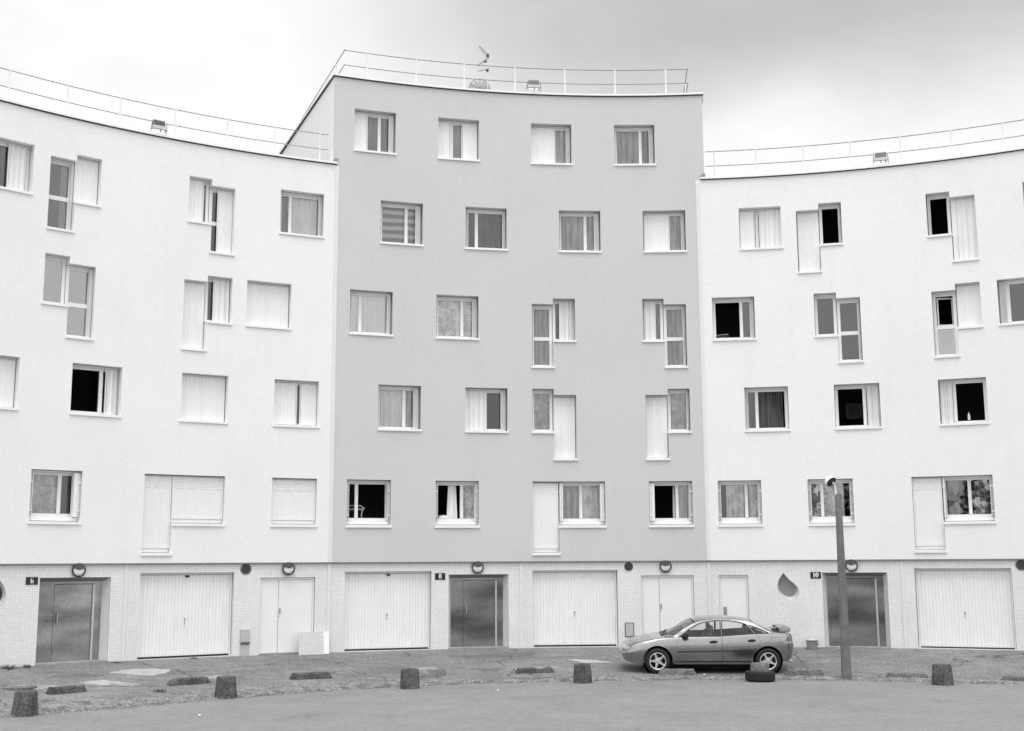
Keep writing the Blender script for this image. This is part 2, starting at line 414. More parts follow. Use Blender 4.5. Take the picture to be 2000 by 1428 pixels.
# spec: (block, s0, s1, (zb, zt), style, mullion fraction or None, panes, shutters)
# panes: list of (u0, u1, filling); shutters: list of (u0, u1, style)
WIN = [
 # left wing
 ('L', -18.36, -17.10, rows[5], 'up', 0.22, [(0, .22, 'curtain_dark'), (.22, 1, 'curtain_dark')], [(.57, .88, 'part')]),
 ('L', -16.68, -16.01, tall(5), 'door', None, [(0, 1, 'hazy:curtain_light@.62-.95')], [(0.0, .10, 'stack'), (.9, 1, 'stack')]),
 ('L', -16.01, -15.36, short(5), 'up', None, [(0, 1, 'dark')], [(0, 1, 'full')]),
 ('L', -13.00, -12.37, short(5), 'up', None, [(0, 1, 'dark')], [(0, .70, 'full')]),
 ('L', -12.37, -11.71, tall(5), 'door', None, [(0, 1, 'dark')], [(.36, 1, 'full')]),
 ('L', -10.43, -9.18, rows[5], 'up', .27, [(0, .27, 'curtain_mid'), (.27, 1, 'curtain_light')], [(0, .06, 'stack'), (.92, .99, 'stack')]),
 ('L', -16.70, -16.05, short(4), 'up', None, [(0, 1, 'bright')], [(0, .08, 'stack')]),
 ('L', -16.05, -15.38, tall(4), 'door', None, [(0, 1, 'bright')], [(.88, .98, 'stack')]),
 ('L', -13.04, -12.40, tall(4), 'door', None, [(0, 1, 'dark')], [(0, 1, 'full')]),
 ('L', -12.40, -11.72, short(4), 'up', None, [(0, 1, 'dark')], [(.34, .97, 'part')]),
 ('L', -11.31, -10.06, rows[4], 'up', .5, [(0, 1, 'dark')], [(0, 1, 'full')]),
 ('L', -18.40, -17.15, rows[3], 'up', .5, [(0, 1, 'dark')], [(0, 1, 'full')]),
 ('L', -15.85, -14.58, rows[3], 'up', .65, [(0, .65, 'open'), (.65, 1, 'dark')], [(.74, .92, 'part')]),
 ('L', -13.02, -11.75, rows[3], 'up', .5, [(0, 1, 'dark')], [(0, 1, 'full')]),
 ('L', -10.47, -9.21, rows[3], 'up', .5, [(0, 1, 'curtain_mid')], [(0, .52, 'full'), (.62, 1, 'full')]),
 ('L', -16.72, -15.46, rows[2], 'low', .63, [(0, .63, 'lace_dark'), (.63, 1, 'tree')], [(.86, .97, 'leaf')]),
 ('L', -13.88, -13.13, (3.11, 5.17), 'low', None, [(0, 1, 'dark')], [(0, 1, 'louvre')]),
 ('L', -13.13, -11.75, rows[2], 'low', .5, [(0, 1, 'dark')], [(0, 1, 'louvre')]),
 ('L', -10.47, -9.22, rows[2], 'low', .5, [(0, 1, 'dark')], [(0, 1, 'louvre')]),
 # grey centre
 ('C', -8.33, -7.09, rows[6], 'up', .64, [(0, .64, 'curtain_mid'), (.64, 1, 'curtain_mid')], [(0, .33, 'full'), (.86, .97, 'stack')]),
 ('C', -5.82, -4.58, rows[6], 'up', .36, [(0, .36, 'dark'), (.36, 1, 'curtain_grey')], [(0, .31, 'full'), (.61, 1, 'full')]),
 ('C', -3.00, -1.77, rows[6], 'up', .5, [(0, 1, 'curtain_grey')], [(0, .60, 'full'), (.88, .98, 'stack')]),
 ('C', -0.47, 0.75, rows[6], 'up', .66, [(0, .66, 'curtain_grey'), (.66, 1, 'curtain_mid')], [(0, .05, 'stack'), (.87, .97, 'stack')]),
 ('C', -7.51, -6.26, rows[5], 'up', .64, [(0, .64, 'blind_stripe'), (.64, 1, 'blind_stripe')], [(0, .05, 'stack'), (.85, .96, 'stack')]),
 ('C', -4.99, -3.74, rows[5], 'up', .29, [(0, .29, 'curtain_dark'), (.29, 1, 'curtain_dark')], [(0, .09, 'stack'), (.91, .98, 'stack')]),
 ('C', -2.18, -0.93, rows[5], 'up', .65, [(0, .65, 'curtain_grey'), (.65, 1, 'curtain_grey')], [(0, .06, 'stack'), (.86, .97, 'stack')]),
 ('C', 0.36, 1.61, rows[5], 'up', .5, [(0, 1, 'curtain_grey')], [(0, .61, 'full'), (.90, .98, 'stack')]),
 ('C', -8.37, -7.13, rows[4], 'up', .27, [(0, .27, 'bright:curtain_light'), (.27, 1, 'bright:curtain_white')], [(0, .07, 'stack'), (.90, .98, 'stack')]),
 ('C', -5.85, -4.60, rows[4], 'up', .64, [(0, .64, 'lace_light'), (.64, 1, 'lace_light')], [(0, .05, 'stack'), (.88, .98, 'stack')]),
 ('C', -3.02, -2.38, tall(4), 'door', None, [(0, 1, 'curtain_grey')], [(0, .10, 'stack')]),
 ('C', -2.38, -1.73, short(4), 'up', None, [(0, 1, 'curtain_dark')], [(.33, .82, 'part')]),
 ('C', 0.27, 0.90, short(4), 'up', None, [(0, 1, 'curtain_mid')], [(.14, .60, 'part')]),
 ('C', 0.90, 1.55, tall(4), 'door', None, [(0, 1, 'curtain_grey')], [(.88, .98, 'stack')]),
 ('C', -7.52, -6.28, rows[3], 'up', .64, [(0, .64, 'curtain_light'), (.64, 1, 'curtain_grey')], [(0, .05, 'stack'), (.85, .96, 'stack')]),
 ('C', -4.99, -3.75, rows[3], 'up', .5, [(0, .5, 'dark'), (.5, 1, 'tree')], [(0, .50, 'part'), (.86, .97, 'stack')]),
 ('C', -3.03, -2.39, short(3), 'up', None, [(0, 1, 'lace_dark')], [(0, .10, 'stack')]),
 ('C', -2.39, -1.73, tall(3), 'door', None, [(0, 1, 'dark')], [(0, 1, 'full')]),
 ('C', 0.30, 0.95, tall(3), 'door', None, [(0, 1, 'dark')], [(0, 1, 'full')]),
 ('C', 0.95, 1.59, short(3), 'up', None, [(0, 1, 'lace_dark')], [(.88, .98, 'stack')]),
 ('C', -8.38, -7.13, rows[2], 'low', .26, [(0, .26, 'tree'), (.26, 1, 'open')], []),
 ('C', -5.85, -4.60, rows[2], 'low', .64, [(0, .64, 'open:curtain_white@.30-.56'), (.64, 1, 'lace_light')], []),
 ('C', -3.04, -2.27, (3.09, 5.17), 'low', None, [(0, 1, 'dark')], [(0, 1, 'louvre')]),
 ('C', -2.27, -0.93, rows[2], 'low', .49, [(0, .49, 'tree:curtain_grey'), (.49, 1, 'tree:curtain_light')], [(0.0, .09, 'leaf'), (.90, .99, 'leaf')]),
 ('C', 0.34, 1.59, rows[2], 'low', .66, [(0, .66, 'open:curtain_grey@.56-.66'), (.66, 1, 'curtain_light')], [(0.02, .13, 'leaf')]),
 # right wing
 ('R', 3.19, 4.43, rows[5], 'up', .42, [(0, 1, 'curtain_mid')], [(0, .35, 'full'), (.49, 1, 'part')]),
 ('R', 4.86, 5.50, tall(5), 'door', None, [(0, 1, 'dark')], [(0, 1, 'full')]),
 ('R', 5.50, 6.14, short(5), 'up', None, [(0, 1, 'open')], [(.86, .95, 'stack')]),
 ('R', 8.50, 9.14, short(5), 'up', None, [(0, 1, 'open')], [(.06, .18, 'stack')]),
 ('R', 9.14, 9.81, tall(5), 'door', None, [(0, 1, 'dark')], [(0, 1, 'part')]),
 ('R', 11.08, 12.33, rows[5], 'up', .5, [(0, 1, 'curtain_mid')], [(0, .06, 'stack')]),
 ('R', 2.33, 3.56, rows[4], 'up', .68, [(0, .68, 'open'), (.68, 1, 'hazy')], [(.88, .97, 'stack')]),
 ('R', 5.25, 5.88, short(4), 'up', None, [(0, 1, 'hazy')], [(0, .08, 'stack')]),
 ('R', 5.88, 6.54, tall(4), 'door', None, [(0, 1, 'hazy')], [(.88, .97, 'stack')]),
 ('R', 8.50, 9.14, tall(4), 'door', None, [(0, 1, 'half')], [(0, .08, 'stack')]),
 ('R', 9.14, 9.80, short(4), 'up', None, [(0, 1, 'dark')], [(0, 1, 'full')]),
 ('R', 10.24, 11.49, rows[4], 'up', .2, [(0, .2, 'dark'), (.2, 1, 'hazy')], [(.04, .18, 'stack')]),
 ('R', 3.17, 4.41, rows[3], 'up', .28, [(0, .28, 'curtain_dark'), (.28, 1, 'open:curtain_dark@.30-.88')], [(0, .09, 'stack')]),
 ('R', 5.70, 6.95, rows[3], 'up', .66, [(0, .66, 'open'), (.66, 1, 'dark')], [(.74, .94, 'part')]),
 ('R', 8.53, 9.79, rows[3], 'up', .32, [(0, .32, 'dark'), (.32, 1, 'open')], [(.05, .26, 'part')]),
 ('R', 2.32, 3.55, rows[2], 'low', .66, [(0, .66, 'curtain_light@.20-.62'), (.66, 1, 'curtain_light')], []),
 ('R', 4.85, 6.09, rows[2], 'low', .31, [(0, .31, 'bright:lace_light'), (.31, 1, 'tree:lace_light@.31-.80')], []),
 ('R', 7.68, 8.47, (3.10, 5.17), 'low', None, [(0, 1, 'dark')], [(0, 1, 'louvre')]),
 ('R', 8.47, 9.79, rows[2], 'low', .53, [(0, .53, 'hazy:curtain_light@.08-.33'), (.53, 1, 'bright:curtain_mid@.62-.95')], [(-.02, .06, 'leaf')]),
]
# ground floor openings (s, z) on the tiled wall
GROUND = {
 'L': [(-13.86, -11.40, .51, 2.65, 'garage', 27), (-16.34, -14.60, .51, 2.56, 'entrance', '6'), (-10.69, -9.20, .50, 2.50, 'utility', 2)],
 'C': [(-8.38, -5.94, .51, 2.64, 'garage', 27), (-5.45, -3.74, .50, 2.54, 'entrance', '8'), (-3.05, -0.61, .51, 2.64, 'garage', 27), (0.07, 1.56, .50, 2.48, 'utility', 2)],
 'R': [(2.27, 3.09, .50, 2.48, 'utility', 1), (5.14, 6.89, .48, 2.54, 'entrance', '10'), (7.62, 10.10, .50, 2.65, 'garage', 27)],
}
# tear-drop windows: centre s, z and mirror flag (real opening 0.62 wide, 0.78 high)
DROPS = {'L': [(-17.42, 2.16, -1)], 'C': [], 'R': [(4.19, 2.16, 1)]}
def drop_outline(cs, cz, mir, k=1.0, dx=0.0, dz=0.0):
    base = [(-.11, .38), (-.05, .30), (.03, .20), (.13, .12), (.23, .03), (.295, -.08), (.30, -.19), (.26, -.29), (.18, -.36), (.07, -.385),
            (-.05, -.36), (-.15, -.29), (-.235, -.19), (-.285, -.07), (-.29, .05), (-.26, .16), (-.205, .26)]
    return [(cs + mir * (x * k + dx), cz + z * k + dz) for x, z in base]

def curved_sheet(name, mat, parent, s0, s1, z0, z1, holes, r, depth, rects=None, step=0.45):
    """a curved wall with rectangular holes and real reveals, one mesh"""
    S = {s0, s1}; Zs = {z0, z1}
    n = max(1, int((s1 - s0) / step))
    S |= {s0 + (s1 - s0) * i / n for i in range(n + 1)}
    for h in holes: S |= {h[0], h[1]}; Zs |= {h[2], h[3]}
    def clean(vals, keep):
        out = []
        for v in sorted(vals):
            if out and v - out[-1] < 0.02:
                if v in keep and out[-1] not in keep: out[-1] = v
                continue
            out.append(v)
        return out
    keepS = {s0, s1} | {q for h in holes for q in h[:2]}; keepZ = {z0, z1} | {q for h in holes for q in h[2:4]}
    S = clean(S, keepS); Zs = clean(Zs, keepZ)
    def inside(s, z): return any(h[0] - 0.021 < s < h[1] + 0.021 and h[2] - 0.021 < z < h[3] + 0.021 and
                                 h[0] < s < h[1] and h[2] < z < h[3] for h in holes)
    mb = MB(); I, J = len(S) - 1, len(Zs) - 1
    hole = [[inside((S[i] + S[i + 1]) / 2, (Zs[j] + Zs[j + 1]) / 2) for j in range(J)] for i in range(I)]
    for i in range(I):
        for j in range(J):
            a, b, c, d = S[i], S[i + 1], Zs[j], Zs[j + 1]
            if not hole[i][j]:
                mb.face([arc(a, c, r), arc(b, c, r), arc(b, d, r), arc(a, d, r)], [(a, c), (b, c), (b, d), (a, d)])
                # bottom and top / end edges closed by returns
                continue
            if i == 0 or not hole[i - 1][j]: mb.face([arc(a, c, r), arc(a, d, r), arc(a, d, r + depth), arc(a, c, r + depth)], [(a, c), (a, d), (a + depth, d), (a + depth, c)])
            if i == I - 1 or not hole[i + 1][j]: mb.face([arc(b, c, r), arc(b, c, r + depth), arc(b, d, r + depth), arc(b, d, r)], [(b, c), (b + depth, c), (b + depth, d), (b, d)])
            if j == 0 or not hole[i][j - 1]: mb.face([arc(a, c, r), arc(a, c, r + depth), arc(b, c, r + depth), arc(b, c, r)], [(a, c), (a, c + depth), (b, c + depth), (b, c)])
            if j == J - 1 or not hole[i][j + 1]: mb.face([arc(a, d, r), arc(b, d, r), arc(b, d, r + depth), arc(a, d, r + depth)], [(a, d), (b, d), (b, d + depth), (a, d + depth)])
    return mb
def strip(mb, s0, s1, r0, r1, z0, z1, step=0.5):
    """a solid curved bar"""
    n = max(1, int(abs(s1 - s0) / step)); P = [s0 + (s1 - s0) * i / n for i in range(n + 1)]
    i0 = len(mb.v)
    for s in P: mb.v += [arc(s, z0, r0), arc(s, z0, r1), arc(s, z1, r1), arc(s, z1, r0)]
    for k in range(n):
        a = i0 + 4 * k
        for j in range(4): mb.f.append((a + j, a + (j + 1) % 4, a + 4 + (j + 1) % 4, a + 4 + j))
    mb.f.append((i0, i0 + 1, i0 + 2, i0 + 3)); e = i0 + 4 * n; mb.f.append((e + 3, e + 2, e + 1, e))

DEPTH = 10.0
FD = 0.37                                             # depth of the window reveals
blocks = {}
BL = {'L': ('white curved apartment block numbered 6, left of the taller grey block', LEFT_END, SEAM_L, WING_TOP, 'white_render'),
      'C': ('grey apartment block numbered 8, the tallest one with a sixth row of windows', SEAM_L, SEAM_R, TOWER_TOP, 'grey_render'),
      'R': ('white curved apartment block numbered 10, right of the grey block behind the lamp post', SEAM_R, RIGHT_END, WING_TOP, 'white_render')}

def pleated(mb, x0, x1, y, z0, z1, pitch, amp, phase=0):
    """folding shutter: zig-zag sheet of narrow slats"""
    n = max(2, int(round((x1 - x0) / pitch))); pts = []
    jit = [0.0] + [random.uniform(-.22, .22) for _ in range(n - 1)] + [0.0]; amp0 = amp
    for k in range(n):
        xa = x0 + (x1 - x0) * (k + jit[k]) / n; xb = x0 + (x1 - x0) * (k + 1 + jit[k + 1]) / n; d = (xb - xa) * 0.10
        amp = amp0 * random.uniform(.5, 1.5)
        ya = y + amp * (1 if (k + phase) % 2 else -1); yb = y + amp * (1 if (k + 1 + phase) % 2 else -1)
        pts += [(xa + d, ya + (yb - ya) * .1), (xb - d, ya + (yb - ya) * .9), (xb - d * .2, yb * .5 + ya * .5 + 0.008)]
    i = len(mb.v); sag = random.uniform(0, .012)
    for q_, (px, py) in enumerate(pts): mb.v += [(px, py, z0 + sag * abs(sin(q_ * .7))), (px, py, z1 - sag * abs(cos(q_ * .5)))]
    for k in range(len(pts) - 1): mb.f.append((i + 2 * k, i + 2 * k + 2, i + 2 * k + 3, i + 2 * k + 1))

def drape(name, mat, par, x0, x1, y, z0, z1, amp=0.018, pitch=0.09, taper=0.0):
    mb = MB(); n = max(6, int((x1 - x0) / 0.012)); i = len(mb.v)
    ph = random.random() * 6
    for k in range(n + 1):
        t = k / n; xx = x0 + (x1 - x0) * t
        yy = y + amp * sin(2 * pi * (xx - x0) / pitch * (1 + .15 * sin(5 * t + ph)) + ph)
        xt = xx + taper * (x1 - x0) * (0.5 - t) * 0.6
        mb.v += [(xx, yy, z0), (xt, yy, z1)]
    for k in range(n): mb.f.append((i + 2 * k, i + 2 * k + 2, i + 2 * k + 3, i + 2 * k + 1))
    return mb.build(name, mat, par, smooth=True)

def make_window(par, s0, s1, zr, style, mull, panes, shutters):
    w_ = s1 - s0; h = zr[1] - zr[0]
    M = frame_at((s0 + s1) / 2, zr[0]) @ Matrix.Translation((-w_ / 2, 0, 0))
    low = style == 'low'; door = style == 'door'
    zb = 0.20 if low else 0.085                      # height where the frame starts
    y0, y1 = 0.255, 0.315                              # frame depth
    fb = 0.055
    mb = MB(); ztop = h - 0.012; e = 0.006
    fr_x0, fr_x1 = e + 0.03, w_ - e - 0.03
    # outer frame
    mb.box(0.004, fr_x0 + fb, y0, y1, zb - .04, ztop); mb.box(fr_x1 - fb, w_ - .004, y0, y1, zb - .04, ztop)
    mb.box(fr_x0 + fb, fr_x1 - fb, y0 + .003, y1, zb - .04, zb + 0.045); mb.box(fr_x0 + fb, fr_x1 - fb, y0 + .003, y1, ztop - 0.10, ztop)
    # head rail that carries the folding shutters
    mb.box(0.006, w_ - 0.006, 0.20 if not low else .15, y0 - .002, ztop - 0.035, ztop)
    if low: mb.box(0.006, w_ - .006, 0.14, y0 - .002, 0.066, 0.16)
    xs = [(fr_x0 + fb, fr_x1 - fb)]
    if mull is not None:
        xm = w_ * mull
        mb.box(xm - .045, xm + .045, y0 - .012, y1 - .002, zb + .045, ztop - .10)
    if door:
        zt_ = zb + (h - zb) * 0.45
        mb.box(fr_x0 + fb, fr_x1 - fb, y0 + .002, y1, zt_ - .055, zt_ + .055)
    fr = bevel(mb.build('window', 'pvc_white', par, M=M), 0.004, 1)
    # sill
    mb = MB()
    mb.hexa([(0.004, -0.003, 0.02), (w_ - .004, -0.003, .02), (w_ - .004, y0 - .004, .02), (.004, y0 - .004, .02),
             (0.004, -0.003, 0.045), (w_ - .004, -0.003, .045), (w_ - .004, y0 - .004, .082 if not low else .06), (.004, y0 - .004, .082 if not low else .06)])
    mb.box(-0.025, w_ + 0.025, -0.045, -0.004, -0.015 if not low else -.03, 0.047)
    bevel(mb.build('sill', 'sill_white', fr), 0.004, 1)
    # panes and what hangs behind them
    zg0, zg1 = zb + .045, ztop - .10
    gx0, gx1 = fr_x0 + fb, fr_x1 - fb
    full_closed = any(sh[2] in ('full', 'louvre', 'part') and sh[1] - sh[0] > .95 for sh in shutters)
    for (u0, u1, fill) in panes:
        if full_closed: continue
        a = max(gx0, u0 * w_ + (0.045 if u0 > 0 and mull and abs(u0 - mull) < .01 else 0))
        b = min(gx1, u1 * w_ - (0.045 if u1 < 1 and mull and abs(u1 - mull) < .01 else 0))
        kind, rest, rng = fill, None, None
        if '@' in fill:
            fill, rg = fill.split('@'); q = rg.split('-'); rng = (float(q[0]) * w_, float(q[1]) * w_); kind = fill
        if ':' in fill: kind, rest = fill.split(':')
        elif fill in MATS: kind, rest = 'glass', fill
        zz0 = zg0
        if kind == 'half':
            zz = zb + (h - zb) * 0.45
            m2 = MB(); m2.box(a, b, y0 + .025, y0 + .031, zg0, zz - .055); m2.build('pane', 'bright_glass', fr)
            m3 = MB(); m3.box(a, b, y0 + .06, y0 + .07, zg0, zz - .055); m3.build('panel', 'curtain_light', fr)
            m4 = MB()                                # sash tilted open into the room
            for (p0, p1, q0, q1) in ((a + .02, b, zz + .06, zz + .10), (a + .02, b, zg1 - .06, zg1 - .02), (a + .02, a + .06, zz + .10, zg1 - .06), (b - .04, b, zz + .10, zg1 - .06)):
                m4.box(p0, p1, .0, .04, q0, q1)
            sh = m4.build('sash', 'pvc_white', fr); sh.location = (0, y1 + .02, 0); sh.rotation_euler = (0, 0, radians(10))
            continue
        if kind != 'open':
            gm = {'glass': 'window_glass', 'dark': 'window_glass', 'bright': 'bright_glass', 'hazy': 'grey_glass', 'tree': 'window_glass'}.get(kind, 'window_glass')
            m2 = MB(); m2.box(a - .004, b + .004, y0 + .025, y0 + .031, zg0 - .004, zg1 + .004); m2.build('pane', gm, fr)
        elif b - a > .2:
            # the casement stands open inside the room, seen edge-on beside the opening
            m4 = MB(); L = min(b - a, .62)
            m4.box(-.02, .025, 0, L, zg0 - .01, zg0 + .04); m4.box(-.02, .025, 0, L, zg1 - .05, zg1); m4.box(-.02, .025, 0, .05, zg0 + .04, zg1 - .05); m4.box(-.02, .025, L - .05, L, zg0 + .04, zg1 - .05)
            left = (mull is not None and u0 < .01)
            sh = m4.build('sash', 'pvc_white', fr)
            sh.location = ((a - .02) if left else (b + .015), y1 + .005, 0); sh.rotation_euler = (0, 0, radians(14 if left else -14))
        if rest:
            x0, x1 = rng if rng else (a - .01, b + .01)
            if rest == 'blind_stripe':
                m5 = MB(); m5.box(x0, x1, y1 + .05, y1 + .056, zg0, zg1 + .02); m5.build('blind', rest, fr)
            else:
                drape('curtain', rest, fr, x0, x1, y1 + .035, zg0 - .05, zg1 + .06, 0.014 if 'lace' in rest else .022, 0.14 if 'lace' in rest else .115,
                      taper=.5 if rng and (x1 - x0) < .5 * w_ and kind in ('open',) else 0)
    # handles on the meeting edge
    if not full_closed and mull is not None:
        m6 = MB(); m6.box(w_ * mull - .012, w_ * mull + .012, y0 - .035, y0 - .012, h * .50, h * .50 + .09); m6.build('handle', 'pvc_white', fr)
    # shutters
    sy = 0.20
    for (u0, u1, st) in shutters:
        a = max(0.012, u0 * w_); b = min(w_ - .012, u1 * w_)
        z0_, z1_ = 0.075 if not low else .165, ztop - .04
        ms = MB()
        if st == 'full':
            pleated(ms, a, b, sy, z0_, z1_, 0.105, 0.004)
            if b < w_ * .97: ms.box(b, b + .022, sy - .02, sy + .02, z0_, z1_)
            if a > w_ * .03: ms.box(a - .022, a, sy - .02, sy + .02, z0_, z1_)
            if (b - a) > .8: ms.box((a + b) / 2 - .016, (a + b) / 2 + .016, sy - .028, sy + .018, z0_, z1_)
        elif st == 'part':
            amp = .030 if (b - a) < .4 else .016
            pleated(ms, a, b, sy, z0_, z1_, 0.068, amp)
            if b < w_ * .97: ms.box(b, b + .022, sy - .025, sy + .02, z0_, z1_)
            if a > w_ * .03: ms.box(a - .022, a, sy - .025, sy + .02, z0_, z1_)
        elif st == 'stack':
            n = max(2, int((b - a) / .022))
            for k in range(n):
                xa = a + (b - a) * k / n
                ms.box(xa, xa + .013, sy - .075 + .008 * (k % 2), sy + .045, z0_, z1_ - .01 * (k % 2))
            ms.box(a - .004, b + .004, sy - .05, sy + .04, z0_ - .012, z0_ + .015)
        elif st == 'leaf':
            ms.box(a, b, 0.06, 0.078, z0_, z1_); ms.box(b - .02 if u0 < .5 else a, b if u0 < .5 else a + .02, .078, .235, z0_, z1_)
        elif st == 'louvre':
            ms.box(0.05, w_ - .05, .105, .130, z0_ + .03, z1_)
            ms.box(0.008, .047, .095, .15, z0_, z1_ + .02); ms.box(w_ - .047, w_ - .008, .095, .15, z0_, z1_ + .02); ms.box(.047, w_ - .047, .10, .15, z0_, z0_ + .028)
            cols = 3 if w_ < 1 else 4; cw = (w_ - .1) / cols
            for c in range(cols):
                xc = .05 + c * cw
                if c: ms.box(xc - .004, xc + .004, .099, .105, z0_ + .03, z1_)
                for k in range(6):
                    zc = z1_ - .06 - k * .045
                    ms.hexa([(xc + cw * .2, .092, zc), (xc + cw * .8, .092, zc), (xc + cw * .8, .105, zc), (xc + cw * .2, .105, zc),
                             (xc + cw * .2, .100, zc + .018), (xc + cw * .8, .100, zc + .018), (xc + cw * .8, .105, zc + .018), (xc + cw * .2, .105, zc + .018)])
                for zc in ((z0_ + .16,) if h < 1.6 else (z0_ + .16, z0_ + .95)):
                    ms.box(xc + cw * .45, xc + cw * .55, .097, .105, zc, zc + .07)
        ms.build('shutter', 'shutter_white', fr)
    if low and not any(s_[2] == 'louvre' for s_ in shutters):
        # hinged leaves folded back against the reveals, with their clips
        for side in (0, 1):
            ml = MB()
            for k in range(3):
                xa = .012 + .026 * k
                if side: xa = w_ - xa - .014
                ml.box(xa, xa + .014, .06 + .02 * (k % 2), .25, .17, h - .05 - .012 * (k % 2))
            for zc in (.30, h - .32): ml.box(.006 if not side else w_ - .072, .072 if not side else w_ - .006, .045, .06, zc, zc + .035)
            ml.build('shutter', 'shutter_white', fr)
    return fr

def plank_door(mb, x0, x1, y, z0, z1, n):
    """ribbed up-and-over door: vertical planks with real grooves"""
    p = (x1 - x0) / n; pts = []
    for k in range(n):
        xa = x0 + p * k
        pts += [(xa + .010, y), (xa + p - .010, y), (xa + p - .004, y + .014), (xa + p + .004, y + .014)]
    pts = [(x0, y)] + pts[:-2] + [(x1, y)]
    i = len(mb.v)
    for (px, py) in pts: mb.v += [(px, py, z0), (px, py, z1)]
    for k in range(len(pts) - 1): mb.f.append((i + 2 * k, i + 2 * k + 2, i + 2 * k + 3, i + 2 * k + 1))

for key, (label, s0, s1, top, mat) in BL.items():
    b = thing('apartment_block', label, 'apartment building', (0, 0, 0), 0, 'blocks of the curved apartment building')
    blocks[key] = b
    wins = [q for q in WIN if q[0] == key]
    holes = [(q[1], q[2], q[3][0], q[3][1]) for q in wins]
    cs0, cs1 = s0, s1
    if key == 'C':
        mb = curved_sheet('wall', mat, b, s0 - 0.0, s1 + 0.0, SOFFIT, WING_TOP - .02, [h for h in holes if h[3] < 14.4], R0, FD)
        mb.build('wall', mat, b)
        mb = curved_sheet('wall', mat, b, s0 - .18, s1 + .27, WING_TOP - .02, top, [h for h in holes if h[3] > 14.4], R0, FD)
        cs0, cs1 = s0 - .18, s1 + .27
        for sa, sb, zz_ in ((s0 - .18, s0, WING_TOP - .02), (s1, s1 + .27, WING_TOP - .02)):
            mb.face([arc(sa, zz_), arc(sb, zz_), arc(sb, zz_, R0 + .3), arc(sa, zz_, R0 + .3)], [(0, 0)] * 4)
        mb.build('wall', mat, b)
        # white painted gable walls above the lower wings
        for sg, sgn in ((cs0, -1), (cs1, 1)):
            mg = MB(); a_, c_ = arc(sg, 0, R0), arc(sg, 0, R0 + DEPTH)
            d = Vector((c_[0] - a_[0], c_[1] - a_[1], 0)).normalized(); nrm = Vector((-d.y, d.x, 0)) * (0.02 * -sgn)
            lo = WING_TOP - .3
            P = [Vector(a_) + d * .02, Vector(c_)]
            mg.hexa([(P[0].x, P[0].y, lo), (P[1].x, P[1].y, lo), (P[1].x + nrm.x * -8, P[1].y + nrm.y * -8, lo), (P[0].x + nrm.x * -8, P[0].y + nrm.y * -8, lo),
                     (P[0].x, P[0].y, top), (P[1].x, P[1].y, top), (P[1].x + nrm.x * -8, P[1].y + nrm.y * -8, top), (P[0].x + nrm.x * -8, P[0].y + nrm.y * -8, top)])
            mg.build('gable_wall', 'white_render' if sgn < 0 else mat, b)
    else:
        mb = curved_sheet('wall', mat, b, s0, s1, SOFFIT, top, holes, R0, FD)
        mb.build('wall', mat, b)
    # structure behind: floors, back wall, party walls, roof deck (one dark interior mesh)
    mi = MB()
    zs = [SOFFIT + .0] + [rows[k][0] - .95 for k in (3, 4, 5)] + ([rows[6][0] - .95] if key == 'C' else [])
    strip(mi, s0 + .03, s1 - .03, R_T + .06, R0 + 3.6, SOFFIT - .0, SOFFIT + .12)
    for z_ in zs[1:]: strip(mi, s0 + .03, s1 - .03, R0 + FD + .01, R0 + 3.6, z_, z_ + .15)
    strip(mi, s0 + .03, s1 - .03, R0 + 3.6, R0 + 3.7, .2, top - .1)
    for sp in (s0 + .03, s0 + 2.45, s0 + 5.2, s0 + 8.2, s1 - .13): strip(mi, sp, sp + .1, R0 + FD + .01, R0 + 3.6, .2, top - .2)
    mi.build('interior', 'interior_dark', b)
    mr = MB(); strip(mr, cs0 + .06, cs1 - .06, R0 + .10, R0 + DEPTH, top - .12, top - .02); mr.build('roof', 'roof_felt', b)
    mw = MB(); strip(mw, s0, s1, R0 + DEPTH - .2, R0 + DEPTH, .0, top - .13)
    if key == 'L': strip(mw, s0, s0 + .2, R0 + .02, R0 + DEPTH - .21, 0, top - .13)
    if key == 'R': strip(mw, s1 - .2, s1, R0 + .02, R0 + DEPTH - .21, 0, top - .13)
    mw.build('outer_wall', 'white_render', b)
    # coping with a thin dark strip beneath it
    e0 = -.05 if key == 'C' else 0.0; ca, cb = cs0 + e0, cs1 - e0
    if key == 'L': cb -= .06
    if key == 'R': ca += .14
    mc = MB(); strip(mc, ca, cb, R0 - .065, R0 + .32, top + .005, top + .060)
    if key == 'C':
        for sg in (cs0, cs1):
            strip(mc, sg - .06, sg + .14 if sg == cs0 else sg + .06, R0 + .32, R0 + DEPTH, top + .005, top + .075)
    mc.build('coping', 'coping_white', b)
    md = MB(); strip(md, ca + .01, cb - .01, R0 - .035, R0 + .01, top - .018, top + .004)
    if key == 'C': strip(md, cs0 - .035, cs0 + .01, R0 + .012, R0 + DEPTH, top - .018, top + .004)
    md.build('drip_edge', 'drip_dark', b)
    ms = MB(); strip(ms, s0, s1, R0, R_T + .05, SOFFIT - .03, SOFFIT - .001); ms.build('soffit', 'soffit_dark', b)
    # tiled ground floor
    gh = [q[:4] for q in GROUND[key]]; dh = []
    for (c, z_, m_) in DROPS[key]: dh.append((c - .40, c + .40, z_ - .46, z_ + .46))
    mt = curved_sheet('tiled_wall', 'mosaic_tile', b, s0, s1, .20, SOFFIT, gh + dh, R_T, .30)
